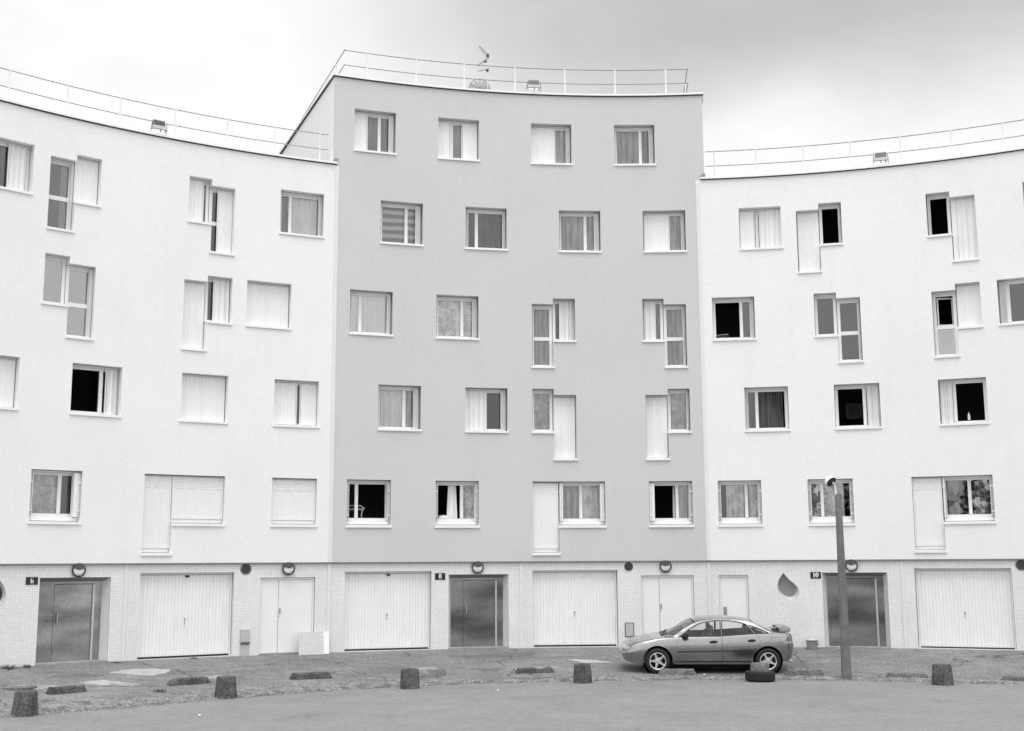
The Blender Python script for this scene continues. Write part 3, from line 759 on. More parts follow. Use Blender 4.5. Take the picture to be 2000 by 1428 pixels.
    if dh:                                             # refill round each tear-drop
        for (c, z_, m_), hh in zip(DROPS[key], dh):
            outer = drop_outline(c, z_, m_); inner = drop_outline(c, z_, m_, .80, -.02, .02)
            rect = [(hh[0], hh[2]), (hh[1], hh[2]), (hh[1], hh[3]), (hh[0], hh[3])]
            P3 = [Vector((x, y, 0)) for x, y in rect], [Vector((x, y, 0)) for x, y in outer]
            flat = rect + outer
            for t in tessellate_polygon([P3[0], P3[1]]):
                mt.face([arc(flat[i][0], flat[i][1], R_T) for i in t], [flat[i] for i in t])
            n = len(outer)
            md2 = MB()
            for i in range(n):
                j = (i + 1) % n
                md2.face([arc(*outer[i], R_T - .004), arc(*outer[j], R_T - .004), arc(*inner[j], R_T + .13), arc(*inner[i], R_T + .13)])
            o = md2.build('drop_window', 'drop_rim', b)
            o['label'] = 'tear-drop shaped window with a splayed pale surround'
            mg = MB(); mg.face([arc(*q, R_T + .12) for q in inner]); mg.build('pane', 'grey_glass' if m_ < 0 else 'frosted', o)
    mt.build('tiled_wall', 'mosaic_tile', b)
    for q in wins: make_window(b, q[1], q[2], q[3], q[4], q[5], q[6], q[7])
    # vertical joint strips
    mj = MB()
    for sj in {'L': (-14.23,), 'C': (-3.38,), 'R': (7.29,)}[key]: strip(mj, sj - .035, sj + .035, R_T - .028, R_T - .002, .40, SOFFIT - .035, 1)
    sj = {'L': SEAM_L - .055, 'C': None, 'R': SEAM_R + .055}[key]
    if sj is not None:
        strip(mj, sj - .045, sj + .045, R_T - .030, R_T - .002, .40, SOFFIT - .035, 1)
        strip(mj, sj - .045, sj + .045, R0 - .022, R0 - .002, SOFFIT, WING_TOP - .12, 1)
    mj.build('joint_strip', 'strip_white', b)
    # doors
    for (a, c, z0, z1, kind, arg) in GROUND[key]:
        wd = c - a; M = frame_at((a + c) / 2, z0, R_T) @ Matrix.Translation((-wd / 2, 0, 0)); h = z1 - z0
        if kind == 'garage':
            mb = MB(); plank_door(mb, .05, wd - .05, .15, .035, h - .06, 26)
            dr = mb.build('garage_door', 'garage_paint', b, M=M)
            mf = MB(); mf.box(.003, .045, .12, .2, .0, h - .004); mf.box(wd - .045, wd - .003, .12, .2, 0, h - .004); mf.box(.045, wd - .045, .12, .2, h - .05, h - .004)
            mf.build('door_frame', 'garage_paint', dr)
            mh = MB(); mh.box(wd * .493, wd * .505, .12, .149, h * .43, h * .455); mh.box(wd * .495, wd * .502, .12, .149, h * .39, h * .405); mh.build('handle', 'mid_metal', dr)
            mk = MB(); mk.box(.05, wd - .05, .10, .16, .0, .03); mk.build('bottom_seal', 'black_rubber', dr)
            if a < -7 and a > -9 or a < -13: 
                m9 = MB(); m9.box(wd * .49, wd * .53, .12, .149, h - .12, h - .07); m9.build('door_latch', 'black_plastic', dr)
        elif kind == 'entrance':
            mb = MB()
            # splayed tiled reveal frame, steel frame, fixed side light, leaf
            mb.box(.10, .18, .30, .36, .03, h - .10); mb.box(wd - .27, wd - .10, .30, .36, .03, h - .10); mb.box(.18, wd - .27, .30, .36, h - .16, h - .10)
            fr = mb.build('door_frame', 'brushed_steel', b, M=M)
            xs = .18 + (wd - .45) * .22
            m1 = MB(); m1.box(.183, xs, .312, .345, .03, h - .163); sp = m1.build('side_panel', 'brushed_steel', fr)
            mk = MB(); mk.lathe([(.016, 0), (.016, .01)], 12, Matrix.Translation((.18 + (xs - .18) * .45, .311, h * .49)) @ Matrix.Rotation(pi / 2, 4, 'X')); mk.build('keyhole', 'black_plastic', sp)
            m2 = MB(); m2.box(xs + .008, wd - .335, .308, .345, .03, h - .175); lf = m2.build('door_leaf', 'brushed_steel', fr)
            m3 = MB(); m3.tube([(xs + .09, .30, h * .47), (xs + .09, .255, h * .47), (xs + .09, .255, h * .58), (xs + .09, .30, h * .58)], .012); m3.build('handle', 'light_metal', lf)
            m4 = MB(); m4.box(wd - .332, wd - .278, .27, .335, .03, h - .170); m4.build('pull_bar', 'light_metal', lf)
            # splayed lining of the opening
            m5 = MB()
            m5.hexa([(.002, .002, .0), (.10, .30, .0), (.10, .36, .0), (.001, .36, .0), (.002, .002, h - .003), (.10, .30, h - .10), (.10, .36, h - .10), (.001, .36, h - .003)])
            m5.build('door_lining', 'strip_white', fr); m5 = MB()
            m5.hexa([(wd - .10, .30, 0), (wd - .002, .002, 0), (wd - .001, .36, 0), (wd - .10, .36, 0), (wd - .10, .30, h - .10), (wd - .002, .002, h - .003), (wd - .001, .36, h - .003), (wd - .10, .36, h - .10)])
            m5.build('door_lining', 'strip_white', fr)
            m6 = MB(); m6.hexa([(.10, .30, h - .10), (wd - .10, .30, h - .10), (wd - .10, .36, h - .10), (.10, .36, h - .10), (.004, .004, h - .003), (wd - .004, .004, h - .003), (wd - .004, .36, h - .003), (.004, .36, h - .003)])
            m6.build('door_head', 'mid_metal', fr)
            m7 = MB(); m7.box(.0, wd, -.10 if key == 'L' else -.04, .37, -.12, .028); bevel(m7.build('doorstep', 'pale_concrete', b, M=M), .01, 1)
        else:
            mb = MB()
            mb.box(.006, .05, .05, .12, .0, h - .06); mb.box(wd - .05, wd - .006, .05, .12, .0, h - .06); mb.box(.006, wd - .006, .05, .12, h - .06, h - .006)
            fr = mb.build('door_frame', 'door_paint', b, M=M)
            if arg == 2:
                xs = .05 + (wd - .1) * .33
                m1 = MB(); m1.box(.055, xs - .006, .07, .10, .02, h - .066); m1.build('door_leaf', 'door_paint', fr)
                m2 = MB(); m2.box(xs + .006, wd - .055, .07, .10, .02, h - .066); l2 = m2.build('door_leaf', 'door_paint', fr)
                m3 = MB(); m3.box(xs + .03, xs + .06, .045, .07, h * .52, h * .60); m3.box(xs + .015, xs + .03, .055, .07, h * .48, h * .495); m3.build('handle', 'mid_metal', l2)
            else:
                m2 = MB(); m2.box(.055, wd - .055, .07, .10, .02, h - .066); l2 = m2.build('door_leaf', 'door_paint', fr)
                m3 = MB(); m3.box(.11, .20, .05, .07, h * .42, h * .55); m3.build('handle', 'mid_metal', l2)
            m4 = MB(); m4.box(.0, wd, -.03, .2, -.08, .012); m4.build('doorstep', 'pale_concrete', b, M=M)

# round ventilation grilles
def grille(s, ring, par):
    M = frame_at(s, 2.735, R_T) @ Matrix.Rotation(pi / 2, 4, 'X')
    mb = MB(); mb.lathe([(.155, -.004), (.155, .012), (.128, .016), (.128, .004)], 32, cap=False)
    o = mb.build('vent', 'strip_white' if ring else 'mid_metal', par, M=M, smooth=True)
    m2 = MB(); m2.lathe([(.128, .001), (.128, .004)], 32); m2.build('backing', 'black_plastic', o)
    m3 = MB()
    for k in range(-5, 6):
        x = k * .023; q = math.sqrt(max(0, .124 ** 2 - x * x))
        m3.box(x - .0035, x + .0035, -q, q, .005, .010); m3.box(-q, q, x - .0035, x + .0035, .0055, .0105)
    m3.build('grille', 'dark_metal', o)
grille(-11.10, False, blocks['L']); grille(-.285, True, blocks['C']); grille(10.36, False, blocks['R'])
# meter boxes in the wall
M = frame_at(-11.075, .78, R_T)
mb = MB(); mb.box(-.125, .125, -.05, -.002, 0, .39); mb.box(-.118, .118, -.035, -.002, -.32, -.005)
o = bevel(mb.build('meter_box', 'box_grey', blocks['L'], M=M), .006, 1); o['label'] = 'small grey metal meter box above a boxed-in duct'
m2 = MB(); m2.box(-.118, .118, -.06, -.0505, .0, .055); m2.build('hinge_flap', 'dark_metal', o)
M = frame_at(-.295, .76, R_T)
mb = MB(); mb.box(-.13, .13, -.014, -.002, 0, .40)
o = mb.build('meter_box', 'dark_metal', blocks['C'], M=M)
m2 = MB(); m2.box(-.108, .108, -.022, -.0145, .022, .378); m2.build('lid', 'box_grey', o)

# ------------------------------------------------------------------ lamps, numbers, railings, roof equipment
wl_names = {-15.43: 'round eyelid lamp above the steel door numbered 6', -9.955: 'round eyelid lamp above the pale double door left of the leaning board',
            -4.63: 'round eyelid lamp above the steel door numbered 8', .765: 'round eyelid lamp above the pale double door behind the car',
            5.95: 'round eyelid lamp beside the lamp post above the steel door numbered 10'}
def wall_lamp():
    t = thing('wall_lamp', '', 'wall lamp')
    Rx = Matrix.Rotation(pi / 2, 4, 'X')
    mb = MB(); mb.lathe([(.150, 0), (.158, .03), (.172, .06), (.172, .075), (.145, .082), (.145, .06)], 36, Rx, cap=False); mb.build('housing', 'black_plastic', t, smooth=True)
    m2 = MB(); m2.lathe([(.145, .055), (.12, .085), (.07, .105), (.004, .112)], 32, Rx); m2.build('lens', 'lamp_white', t, smooth=True)
    # eyelid: dark cap over the upper part ending in a shallow V
    m3 = MB(); n = 24; top = []; front = []
    for k in range(n + 1):
        a = radians(20 + 140 * k / n); x, z = .150 * cos(a), .150 * sin(a); top.append((x, z))
    vee = [(top[-1][0] + (0 - top[-1][0]) * k / 8, top[-1][1] + (.005 - top[-1][1]) * k / 8) for k in range(1, 9)]
    vee += [(0 + (top[0][0]) * k / 8, .005 + (top[0][1] - .005) * k / 8) for k in range(1, 8)]
    m3.prism(top + vee, 1, -.128, -.09); m3.build('hood', 'dark_metal', t)
    m4 = MB(); m4.box(-.022, .022, -.1, -.08, -.165, -.13); m4.build('latch', 'black_plastic', t)
    return t
wl = wall_lamp()
for k, (s, lab) in enumerate(wl_names.items()):
    o = wl if k == 0 else copy_tree(wl)
    M = frame_at(s, 2.735, R_T - .002); o.location = M.to_translation(); o.rotation_euler = (0, 0, -s / R0)
    o['label'] = lab; o['group'] = 'round lamps above the doors'

def text_mesh(txt, size, name, mat, par, M, ext=.002, bold=.0):
    cu = bpy.data.curves.new(name, 'FONT'); cu.body = txt; cu.size = size; cu.align_x = 'CENTER'; cu.extrude = ext; cu.offset = bold
    ob = bpy.data.objects.new(name, cu); COL.objects.link(ob)
    dg = bpy.context.evaluated_depsgraph_get(); me = bpy.data.meshes.new_from_object(ob.evaluated_get(dg))
    bpy.data.objects.remove(ob); me.materials.clear(); me.materials.append(MATS[mat])
    o = bpy.data.objects.new(name, me); COL.objects.link(o); o.parent = par; o.matrix_local = M
    return o
for s, txt, lab in ((-16.535, '6', 'black plate with white figure 6 beside the left steel door'),
                    (-5.695, '8', 'black plate with white figure 8 beside the middle steel door'),
                    (4.965, '10', 'black plate with white figures 10 beside the right steel door')):
    M = frame_at(s, 2.49 if txt != '10' else 2.47, R_T - .002)
    t = thing('house_number_sign', lab, 'sign', M.to_translation(), -s / R0, 'house number signs beside the entrances')
    mb = MB(); mb.box(-.145, .145, -.014, -.001, -.092, .092); bevel(mb.build('plate', 'plate_black', t), .004, 1)
    RX = Matrix.Rotation(pi / 2, 4, 'X')
    if txt == '8': text_mesh('8', .175, 'number', 'lamp_white', t, Matrix.Translation((0, -.015, -.045)) @ RX, bold=.003)
    elif txt == '6':
        m = MB()                                       # heavy old-style six: bowl and swept stem of uneven thickness
        n = 28
        for k in range(n):
            for aa, bb in ((k, k + 1),):
                a, b_ = 2 * pi * aa / n, 2 * pi * bb / n
                m.hexa([(.038 * cos(a) + .002, -.018, .036 * sin(a) - .012), (.038 * cos(b_) + .002, -.018, .036 * sin(b_) - .012), (.038 * cos(b_) + .002, -.0145, .036 * sin(b_) - .012), (.038 * cos(a) + .002, -.0145, .036 * sin(a) - .012),
                        (.014 * cos(a) + .002, -.018, .026 * sin(a) - .012), (.014 * cos(b_) + .002, -.018, .026 * sin(b_) - .012), (.014 * cos(b_) + .002, -.0145, .026 * sin(b_) - .012), (.014 * cos(a) + .002, -.0145, .026 * sin(a) - .012)])
        pts = [(.034, .068, .010), (.022, .078, .009), (.004, .078, .008), (-.012, .066, .012), (-.022, .042, .016), (-.026, .015, .017), (-.026, -.01, .014)]
        for (x, z, q), (x2, z2, q2) in zip(pts, pts[1:]):
            m.hexa([(x - q * .5, -.0182, z), (x + q * .5, -.0182, z + .002), (x + q * .5, -.0147, z + .002), (x - q * .5, -.0147, z), (x2 - q2 * .5, -.0182, z2), (x2 + q2 * .5, -.0182, z2 + .002), (x2 + q2 * .5, -.0147, z2 + .002), (x2 - q2 * .5, -.0147, z2)])
        m.build('number', 'lamp_white', t)
    else:
        m = MB(); m.box(-.062, -.034, -.018, -.0145, -.040, .070); m.box(-.078, -.020, -.018, -.0147, -.046, -.038); m.hexa([(-.074, -.018, .060), (-.062, -.018, .060), (-.062, -.0145, .060), (-.074, -.0145, .060), (-.074, -.018, .066), (-.062, -.018, .072), (-.062, -.0145, .072), (-.074, -.0145, .066)])
        n = 28
        for k in range(n):
            a, b_ = 2 * pi * k / n, 2 * pi * (k + 1) / n
            m.hexa([(.048 * cos(a) + .035, -.018, .060 * sin(a) + .013), (.048 * cos(b_) + .035, -.018, .060 * sin(b_) + .013), (.048 * cos(b_) + .035, -.0145, .060 * sin(b_) + .013), (.048 * cos(a) + .035, -.0145, .060 * sin(a) + .013),
                    (.014 * cos(a) + .035, -.018, .048 * sin(a) + .013), (.014 * cos(b_) + .035, -.018, .048 * sin(b_) + .013), (.014 * cos(b_) + .035, -.0145, .048 * sin(b_) + .013), (.014 * cos(a) + .035, -.0145, .048 * sin(a) + .013)])
        m.build('number', 'lamp_white', t)
    m = MB()                                           # the line of lettering below is too small to read in the photograph
    for k in range(5): m.box(-.052 + k * .022, -.052 + k * .022 + .013, -.016, -.0145, -.078, -.064)
    m.build('small_lettering', 'light_metal', t)

def railing(lab, posts, ends, z0, ztop, r=R0 + .29, returns=()):
    s_mid = (ends[0] + ends[1]) / 2
    t = thing('roof_railing', lab, 'railing', arc(s_mid, z0, r), 0, 'railings along the roof edges')
    off = Vector(arc(s_mid, z0, r))
    def L(p): return tuple(Vector(p) - off)
    zm = ztop - .455
    for ps in posts:
        s = ps * R0 / r
        mb = MB(); mb.tube([L(arc(s, z0 - .1, r)), L(arc(s, ztop + .03, r))], .024, 8); mb.build('post', 'rail_galv', t)
    for z in (ztop, zm):
        e0, e1 = ends[0] * R0 / r, ends[1] * R0 / r
        n = 24; P = [L(arc(e0 + (e1 - e0) * k / n, z, r)) for k in range(n + 1)]
        ra = [L(arc(e0, z, r + 9.0))] if -1 in returns else []
        rb = [L(arc(e1, z, r + 9.0))] if 1 in returns else []
        mb = MB(); mb.tube(P, .013, 6); mb.build('rail', 'rail_dark', t)
        for q, e in ((ra, e0), (rb, e1)):
            if q:
                mb = MB(); mb.tube([L(arc(e, z, r))] + q, .013, 6); mb.build('rail', 'rail_dark', t)
                mk = MB(); mk.lathe([(.004, -.028), (.028, 0), (.004, .028)], 8, Matrix.Translation(L(arc(e, z, r)))); mk.build('rail_joint', 'rail_dark', t)
        for fr_ in (.27, .62):
            p = P[int(n * fr_)]; mk = MB(); mk.lathe([(.003, -.025), (.025, 0), (.003, .025)], 8, Matrix.Translation(p)); mk.build('rail_joint', 'rail_dark', t)
    for sgn in returns:
        e = (ends[0] if sgn < 0 else ends[1]) * R0 / r
        for k in range(1, 7):
            rr = r + 1.45 * k - .35
            mb = MB(); mb.tube([L(arc(e, z0 - .1, rr)), L(arc(e, ztop + .03, rr))], .021, 8); mb.build('post', 'rail_galv', t)
    return t
railing('thin metal railing with two rails on the roof of the white left wing', [-19.2, -17.94, -16.44, -15.04, -13.54, -12.07, -10.72, -9.38], (-19.4, -9.13), WING_TOP, 15.16)
railing('thin metal railing round the highest roof on the grey block, beside the aerial', [-8.0, -6.52, -5.05, -3.48, -1.94, -.39, 1.17], (-8.70, 1.84), TOWER_TOP, 17.83, returns=(-1, 1))
railing('thin metal railing with two rails on the roof of the white right wing', [2.57, 3.81, 5.2, 6.56, 7.99, 9.4, 10.79, 12.2], (2.30, 12.6), WING_TOP, 15.16)
# small upstands where the wing copings meet the tower
for s, key in ((SEAM_L - .12, 'L'), (SEAM_R + .22, 'R')):
    M = frame_at(s, WING_TOP + .078, R0 - .03); mb = MB(); mb.hexa([(-.09, 0, 0), (.08, 0, 0), (.08, .3, 0), (-.09, .3, 0), (-.01, 0, .10), (.08, 0, .11), (.08, .3, .11), (-.01, .3, .10)])
    mb.build('flashing', 'mid_metal', blocks[key], M=M)

def floodlight():
    t = thing('floodlight', '', 'floodlight')
    T = Matrix.Rotation(radians(-14), 4, 'X')
    def tr(m, MM):
        m.v = [tuple(MM @ Vector(p)) for p in m.v]; return m
    m = MB(); m.box(-.165, .165, .0, .13, .19, .345); o = tr(m, T).build('housing', 'mid_metal', t); bevel(o, .01)
    m = MB()
    for k in range(9): m.box(-.155 + k * .036, -.143 + k * .036, -.03, -.002, .20, .335)
    tr(m, T).build('cooling_fins', 'dark_metal', t)
    m = MB(); m.hexa([(-.195, -.06, .045), (.195, -.06, .045), (.195, .12, .07), (-.195, .12, .07), (-.185, -.035, .150), (.185, -.035, .150), (.185, .12, .150), (-.185, .12, .150)]); bevel(m.build('reflector_box', 'box_grey', t), .008)
    m = MB(); m.hexa([(-.17, -.075, -.03), (.17, -.075, -.03), (.17, -.05, -.03), (-.17, -.05, -.03), (-.18, -.065, .03), (.18, -.065, .03), (.18, -.04, .03), (-.18, -.04, .03)]); m.build('lens', 'lamp_white', t)
    m = MB(); m.box(-.19, .19, -.069, -.03, .032, .044); m.box(-.012, .012, -.08, -.05, -.03, .03); m.box(.12, .15, -.08, -.05, -.03, .03); m.build('lens_frame', 'dark_metal', t)
    m = MB(); m.tube([(-.20, .03, .25), (-.215, .03, .05), (-.24, .06, -.07), (.20, .10, -.07), (.21, .03, .05), (.19, .03, .25)], .010, 6); m.build('bracket', 'dark_metal', t)
    return t
fl = floodlight()
for k, (s, z, lab) in enumerate(((-13.88, WING_TOP + .14, 'floodlight clamped to the roof edge of the white left wing'),
                                 (-2.90, TOWER_TOP + .15, 'floodlight on the roof edge of the grey block right of the dish'),
                                 (7.33, WING_TOP + .14, 'floodlight clamped to the roof edge of the white right wing'))):
    o = fl if k == 0 else copy_tree(fl)
    o.location = arc(s, z, R0 - .03); o.rotation_euler = (0, 0, -s / R0); o['label'] = lab; o['group'] = 'floodlights on the roof edges'

# satellite dish seen from behind and the aerial mast
so = -4.34
t = thing('satellite_dish', 'round mesh satellite dish seen from behind on the highest roof under the aerial', 'satellite dish', arc(so, TOWER_TOP, R0 + 1.3), -so / R0)
mb = MB(); mb.lathe([(.02, .0), (.12, .012), (.22, .04), (.30, .075), (.345, .10), (.345, .106), (.30, .083), (.12, .02), (.02, .008)], 36, Matrix.Translation((0, 0, .61)) @ Matrix.Rotation(radians(-82), 4, 'X'), cap=False)
mb.build('dish', 'box_grey', t, smooth=True)
mb = MB()
for k in range(12):
    a = 2 * pi * k / 12; c = Matrix.Translation((0, 0, .61)) @ Matrix.Rotation(radians(-82), 4, 'X')
    mb.tube([tuple(c @ Vector((r_ * cos(a), r_ * sin(a), h_ - .012))) for r_, h_ in ((.02, 0), (.12, .012), (.22, .04), (.345, .10))], .005, 5)
mb.tube([tuple(c @ Vector((.345 * cos(2 * pi * k / 30), .345 * sin(2 * pi * k / 30), .10))) for k in range(31)], .010, 5)
mb.build('ribs', 'mid_metal', t)
mb = MB(); mb.tube([(0, -.08, -.06), (0, -.08, .57), (0, .0, .57)], .025, 8); mb.build('stand', 'light_metal', t)
sa = -4.11
t = thing('tv_aerial', 'thin mast with a comb-like television aerial on the highest roof', 'aerial', arc(sa, TOWER_TOP, R0 + 1.3), -sa / R0)
mb = MB(); mb.tube([(0, 0, -.05), (0, 0, 1.86)], .018, 8); mb.build('mast', 'rail_galv', t)
def yagi(z, ang, L, n, el, tilt, nm):
    m = MB(); T = Matrix.Translation((0, -.03, z)) @ Matrix.Rotation(ang, 4, 'Z') @ Matrix.Rotation(tilt, 4, 'Y')
    m.tube([tuple(T @ Vector((.06, 0, 0))), tuple(T @ Vector((-L, 0, 0)))], .009, 5)
    for k in range(n):
        x = -L * (k + .5) / n; e = el * (1 - .35 * k / n)
        m.tube([tuple(T @ Vector((x, -e, 0))), tuple(T @ Vector((x, e, 0)))], .005, 4)
    return m.build(nm, 'mid_metal', t)
yagi(1.70, radians(25), .42, 9, .12, radians(38), 'antenna'); yagi(1.62, radians(-30), .40, 7, .13, radians(-28), 'antenna'); yagi(1.28, radians(10), .34, 5, .08, radians(-22), 'antenna')
m = MB(); m.box(-.03, .035, -.05, .04, 1.68, 1.77); m.box(-.11, -.04, -.05, -.01, 1.49, 1.54); m.box(-.05, .03, -.05, .03, 1.21, 1.25); m.build('clamp', 'black_plastic', t)

# ------------------------------------------------------------------ ground
RE_P = [(-1.6, 17.6), (-.85, 17.5), (-.73, 17.15), (-.5, 17.65), (-.27, 18.1), (0, 18.15), (.28, 18.4), (.5, 18.5), (1.4, 18.5)]
def edge_r(ph):
    for (a, ra), (b_, rb) in zip(RE_P, RE_P[1:]):
        if ph <= b_: return ra + (rb - ra) * max(0, (ph - a)) / (b_ - a)
    return RE_P[-1][1]
def ground_h(x, y):
    R_, ph = math.hypot(x, y), math.atan2(x, y); re = edge_r(ph)
    if R_ <= re: return 0.0
    dip = .075 * math.exp(-((R_ - 20.6) / .85) ** 2) * math.exp(-((ph - .075) / .13) ** 4)      # worn hollow where the car stands
    return min(.48, (R_ - re) / (R_T - re) * .48) - dip
mb = MB(); N_ = 40; S_ = 700.0
gx = [-S_, -200, -80] + [-40 + 4 * i for i in range(21)] + [80, 200, S_]
for i in range(len(gx) - 1):
    for j in range(len(gx) - 1):
        mb.face([(gx[i], gx[j], 0), (gx[i + 1], gx[j], 0), (gx[i + 1], gx[j + 1], 0), (gx[i], gx[j + 1], 0)])
tag(mb.build('road', 'road_asphalt'), kind='structure')
def pave_z(x, y): return ground_h(x, y) + .008 + .008 * noise.noise(Vector((x * .7, y * .7, 0)))
mb = MB(); nph, nr = 220, 30; vi = []
for i in range(nph + 1):
    ph = -1.15 + 2.15 * i / nph; re = edge_r(ph) + .25 + .10 * noise.noise(Vector((ph * 30, 0, 0)))
    for j in range(nr + 1):
        rr = re + (R_T + .4 - re) * j / nr; x, y = rr * sin(ph), rr * cos(ph)
        z = pave_z(x, y)
        if j == 0: z = ground_h(x, y) - .02
        mb.v.append((x, y, max(z, .005 if j else -.02)))
for i in range(nph):
    for j in range(nr):
        a = i * (nr + 1) + j; mb.f.append((a, a + 1, a + nr + 2, a + nr + 1))
tag(mb.build('pavement', 'pavement_asphalt', smooth=True), kind='structure')
def on_ground(R_, ph, dz=0): x, y = R_ * sin(ph), R_ * cos(ph); return (x, y, ground_h(x, y) + dz)

# loose gravel and soil between the road and the pavement
mb = MB()
for i in range(260):
    ph0, ph1 = -1.1 + 2.05 * i / 260, -1.1 + 2.05 * (i + 1) / 260
    row = []
    for ph in (ph0, ph1):
        re = edge_r(ph); q = []
        wdt = 1.15 + .35 * noise.noise(Vector((ph * 9, 7, 0))) if ph < -.3 else .62 + .22 * noise.noise(Vector((ph * 9, 7, 0)))
        for k in range(6):
            rr = re - .10 + .16 * noise.noise(Vector((ph * 14, 0, 0))) + wdt * k / 5
            x, y = rr * sin(ph), rr * cos(ph)
            q.append((x, y, max(ground_h(x, y), 0) + (-.012, .012, .028, .032, .024, .006)[k] + .008 * noise.noise(Vector((x * 3, y * 3, 1)))))
        row.append(q)
    for k in range(5): mb.face([row[0][k], row[0][k + 1], row[1][k + 1], row[1][k]])
random.seed(11)
for i in range(9000):
    ph = random.uniform(-1.0, .8); re = edge_r(ph); wdt = 1.3 if ph < -.3 else .8
    rr = re - .12 + random.betavariate(1.3, 2.0) * wdt; x, y = rr * sin(ph), rr * cos(ph)
    z = ground_h(x, y) + .018; q = random.choice((.008, .012, .012, .018, .028)); a = random.random() * 6.3
    pts = [(x + q * cos(a + k * 2.09) * random.uniform(.7, 1.2), y + q * sin(a + k * 2.09) * random.uniform(.7, 1.2), z) for k in range(3)]
    tp = (x, y, z + q * random.uniform(.5, .9)); i0 = len(mb.v); mb.v += pts + [tp]
    mb.f += [(i0, i0 + 1, i0 + 3), (i0 + 1, i0 + 2, i0 + 3), (i0 + 2, i0, i0 + 3)]
tag(mb.build('gravel_strip', 'gravel'), kind='stuff')
m = MB(); random.seed(5)                              # grit and crumbs lying on the pavement and road
for i in range(1500):
    ph = random.uniform(-.95, .75); rr = random.uniform(15, 22.6) if random.random() < .8 else random.uniform(8, 17)
    x, y = rr * sin(ph), rr * cos(ph); z = ground_h(x, y) + .012 if rr > edge_r(ph) + .3 else .002
    q = random.choice((.006, .008, .012)); a = random.random() * 6.3
    i0 = len(m.v); m.v += [(x + q * cos(a + k * 2.09), y + q * sin(a + k * 2.09), z) for k in range(3)] + [(x, y, z + q)]
    m.f += [(i0, i0 + 1, i0 + 3), (i0 + 1, i0 + 2, i0 + 3), (i0 + 2, i0, i0 + 3)]
tag(m.build('grit', 'patch_concrete'), kind='stuff')

def patch(name, pts, mat, dz=.016, thick=.02):
    """flat irregular patch following the slope"""
    out = []
    for k in range(len(pts)):
        a, b_ = Vector(pts[k]), Vector(pts[(k + 1) % len(pts)])
        for q in range(5):
            p = a.lerp(b_, q / 5); p += Vector((noise.noise(Vector((p.x * 5, p.y * 5, 0))), noise.noise(Vector((p.x * 5, p.y * 5, 9))))) * .09; out.append(p)
    m = MB(); m.v = [(p.x, p.y, pave_z(p.x, p.y) + .005 + (dz - .016)) for p in out]; m.f = [tuple(range(len(out)))]; nn = len(out)
    m.v += [(p.x, p.y, pave_z(p.x, p.y) - .03) for p in out]; m.f += [(k, k + nn, (k + 1) % nn + nn, (k + 1) % nn) for k in range(nn)]
    return tag(m.build(name, mat), kind='structure')
patch('concrete_patch', [(-13.15, 16.90), (-12.73, 17.64), (-11.95, 17.75), (-11.85, 17.35), (-12.14, 16.70)], 'patch_concrete')
patch('concrete_patch', [(-13.3, 15.35), (-12.95, 15.85), (-12.5, 15.75), (-12.3, 15.45), (-12.75, 15.2)], 'patch_concrete')
patch('concrete_patch', [(-12.7, 15.35), (-12.35, 15.7), (-11.95, 15.55), (-12.1, 15.2)], 'pale_concrete', .019)
patch('concrete_patch', [(-14.6, 14.3), (-14.2, 14.75), (-13.5, 14.9), (-13.75, 14.35)], 'pale_concrete', .018)
patch('concrete_patch', [(-2.15, 20.85), (-1.35, 20.95), (-.95, 20.55), (-1.75, 20.45)], 'patch_concrete', .02)
patch('concrete_patch', [(-3.45, 19.7), (-2.5, 19.85), (-2.45, 19.65), (-3.3, 19.45)], 'pale_concrete', .02)
patch('concrete_patch', [(-11.2, 16.7), (-10.6, 17.3), (-10.2, 17.1), (-10.9, 16.5)], 'pale_concrete', .018)
patch('asphalt_patch', [(-14.2, 15.9), (-13.9, 16.35), (-13.1, 16.6), (-13.2, 16.2)], 'dark_patch', .017)
patch('asphalt_patch', [(-5.4, 21.2), (-4.0, 21.7), (-3.0, 21.9), (-3.1, 21.4), (-4.4, 21.0)], 'dark_patch', .017)
patch('asphalt_patch', [(-4.7, 19.4), (-4.0, 19.6), (-3.8, 19.35), (-4.3, 19.15)], 'dark_patch', .018)
# round covers
def cover(name, p, r, lab, mat='kerb_concrete', hgt=.02):
    m = MB(); m.lathe([(r, -.03), (r, hgt), (r * .93, hgt + .006), (r * .92, hgt), (.01, hgt)], 32)
    o = m.build(name, mat, smooth=True); o.location = (p[0], p[1], ground_h(p[0], p[1]) + .008)
    return tag(o, lab, 'manhole')
cover('manhole_cover', (-14.25, 14.42), .36, 'round iron manhole cover in the pavement at the left edge')
m = MB(); m.lathe([(.56, -.06), (.50, .06), (.44, .125), (.42, .135), (.38, .13), (.01, .13)], 36, wob=.05)
o = m.build('manhole_cover', 'kerb_concrete', smooth=True); o.location = on_ground(19.45, -.303); tag(o, 'raised concrete manhole mound behind the third bollard', 'manhole')
m = MB(); m.lathe([(.34, .125), (.34, .14), (.01, .142)], 28, wob=.03); m.build('lid', 'pale_concrete', o)

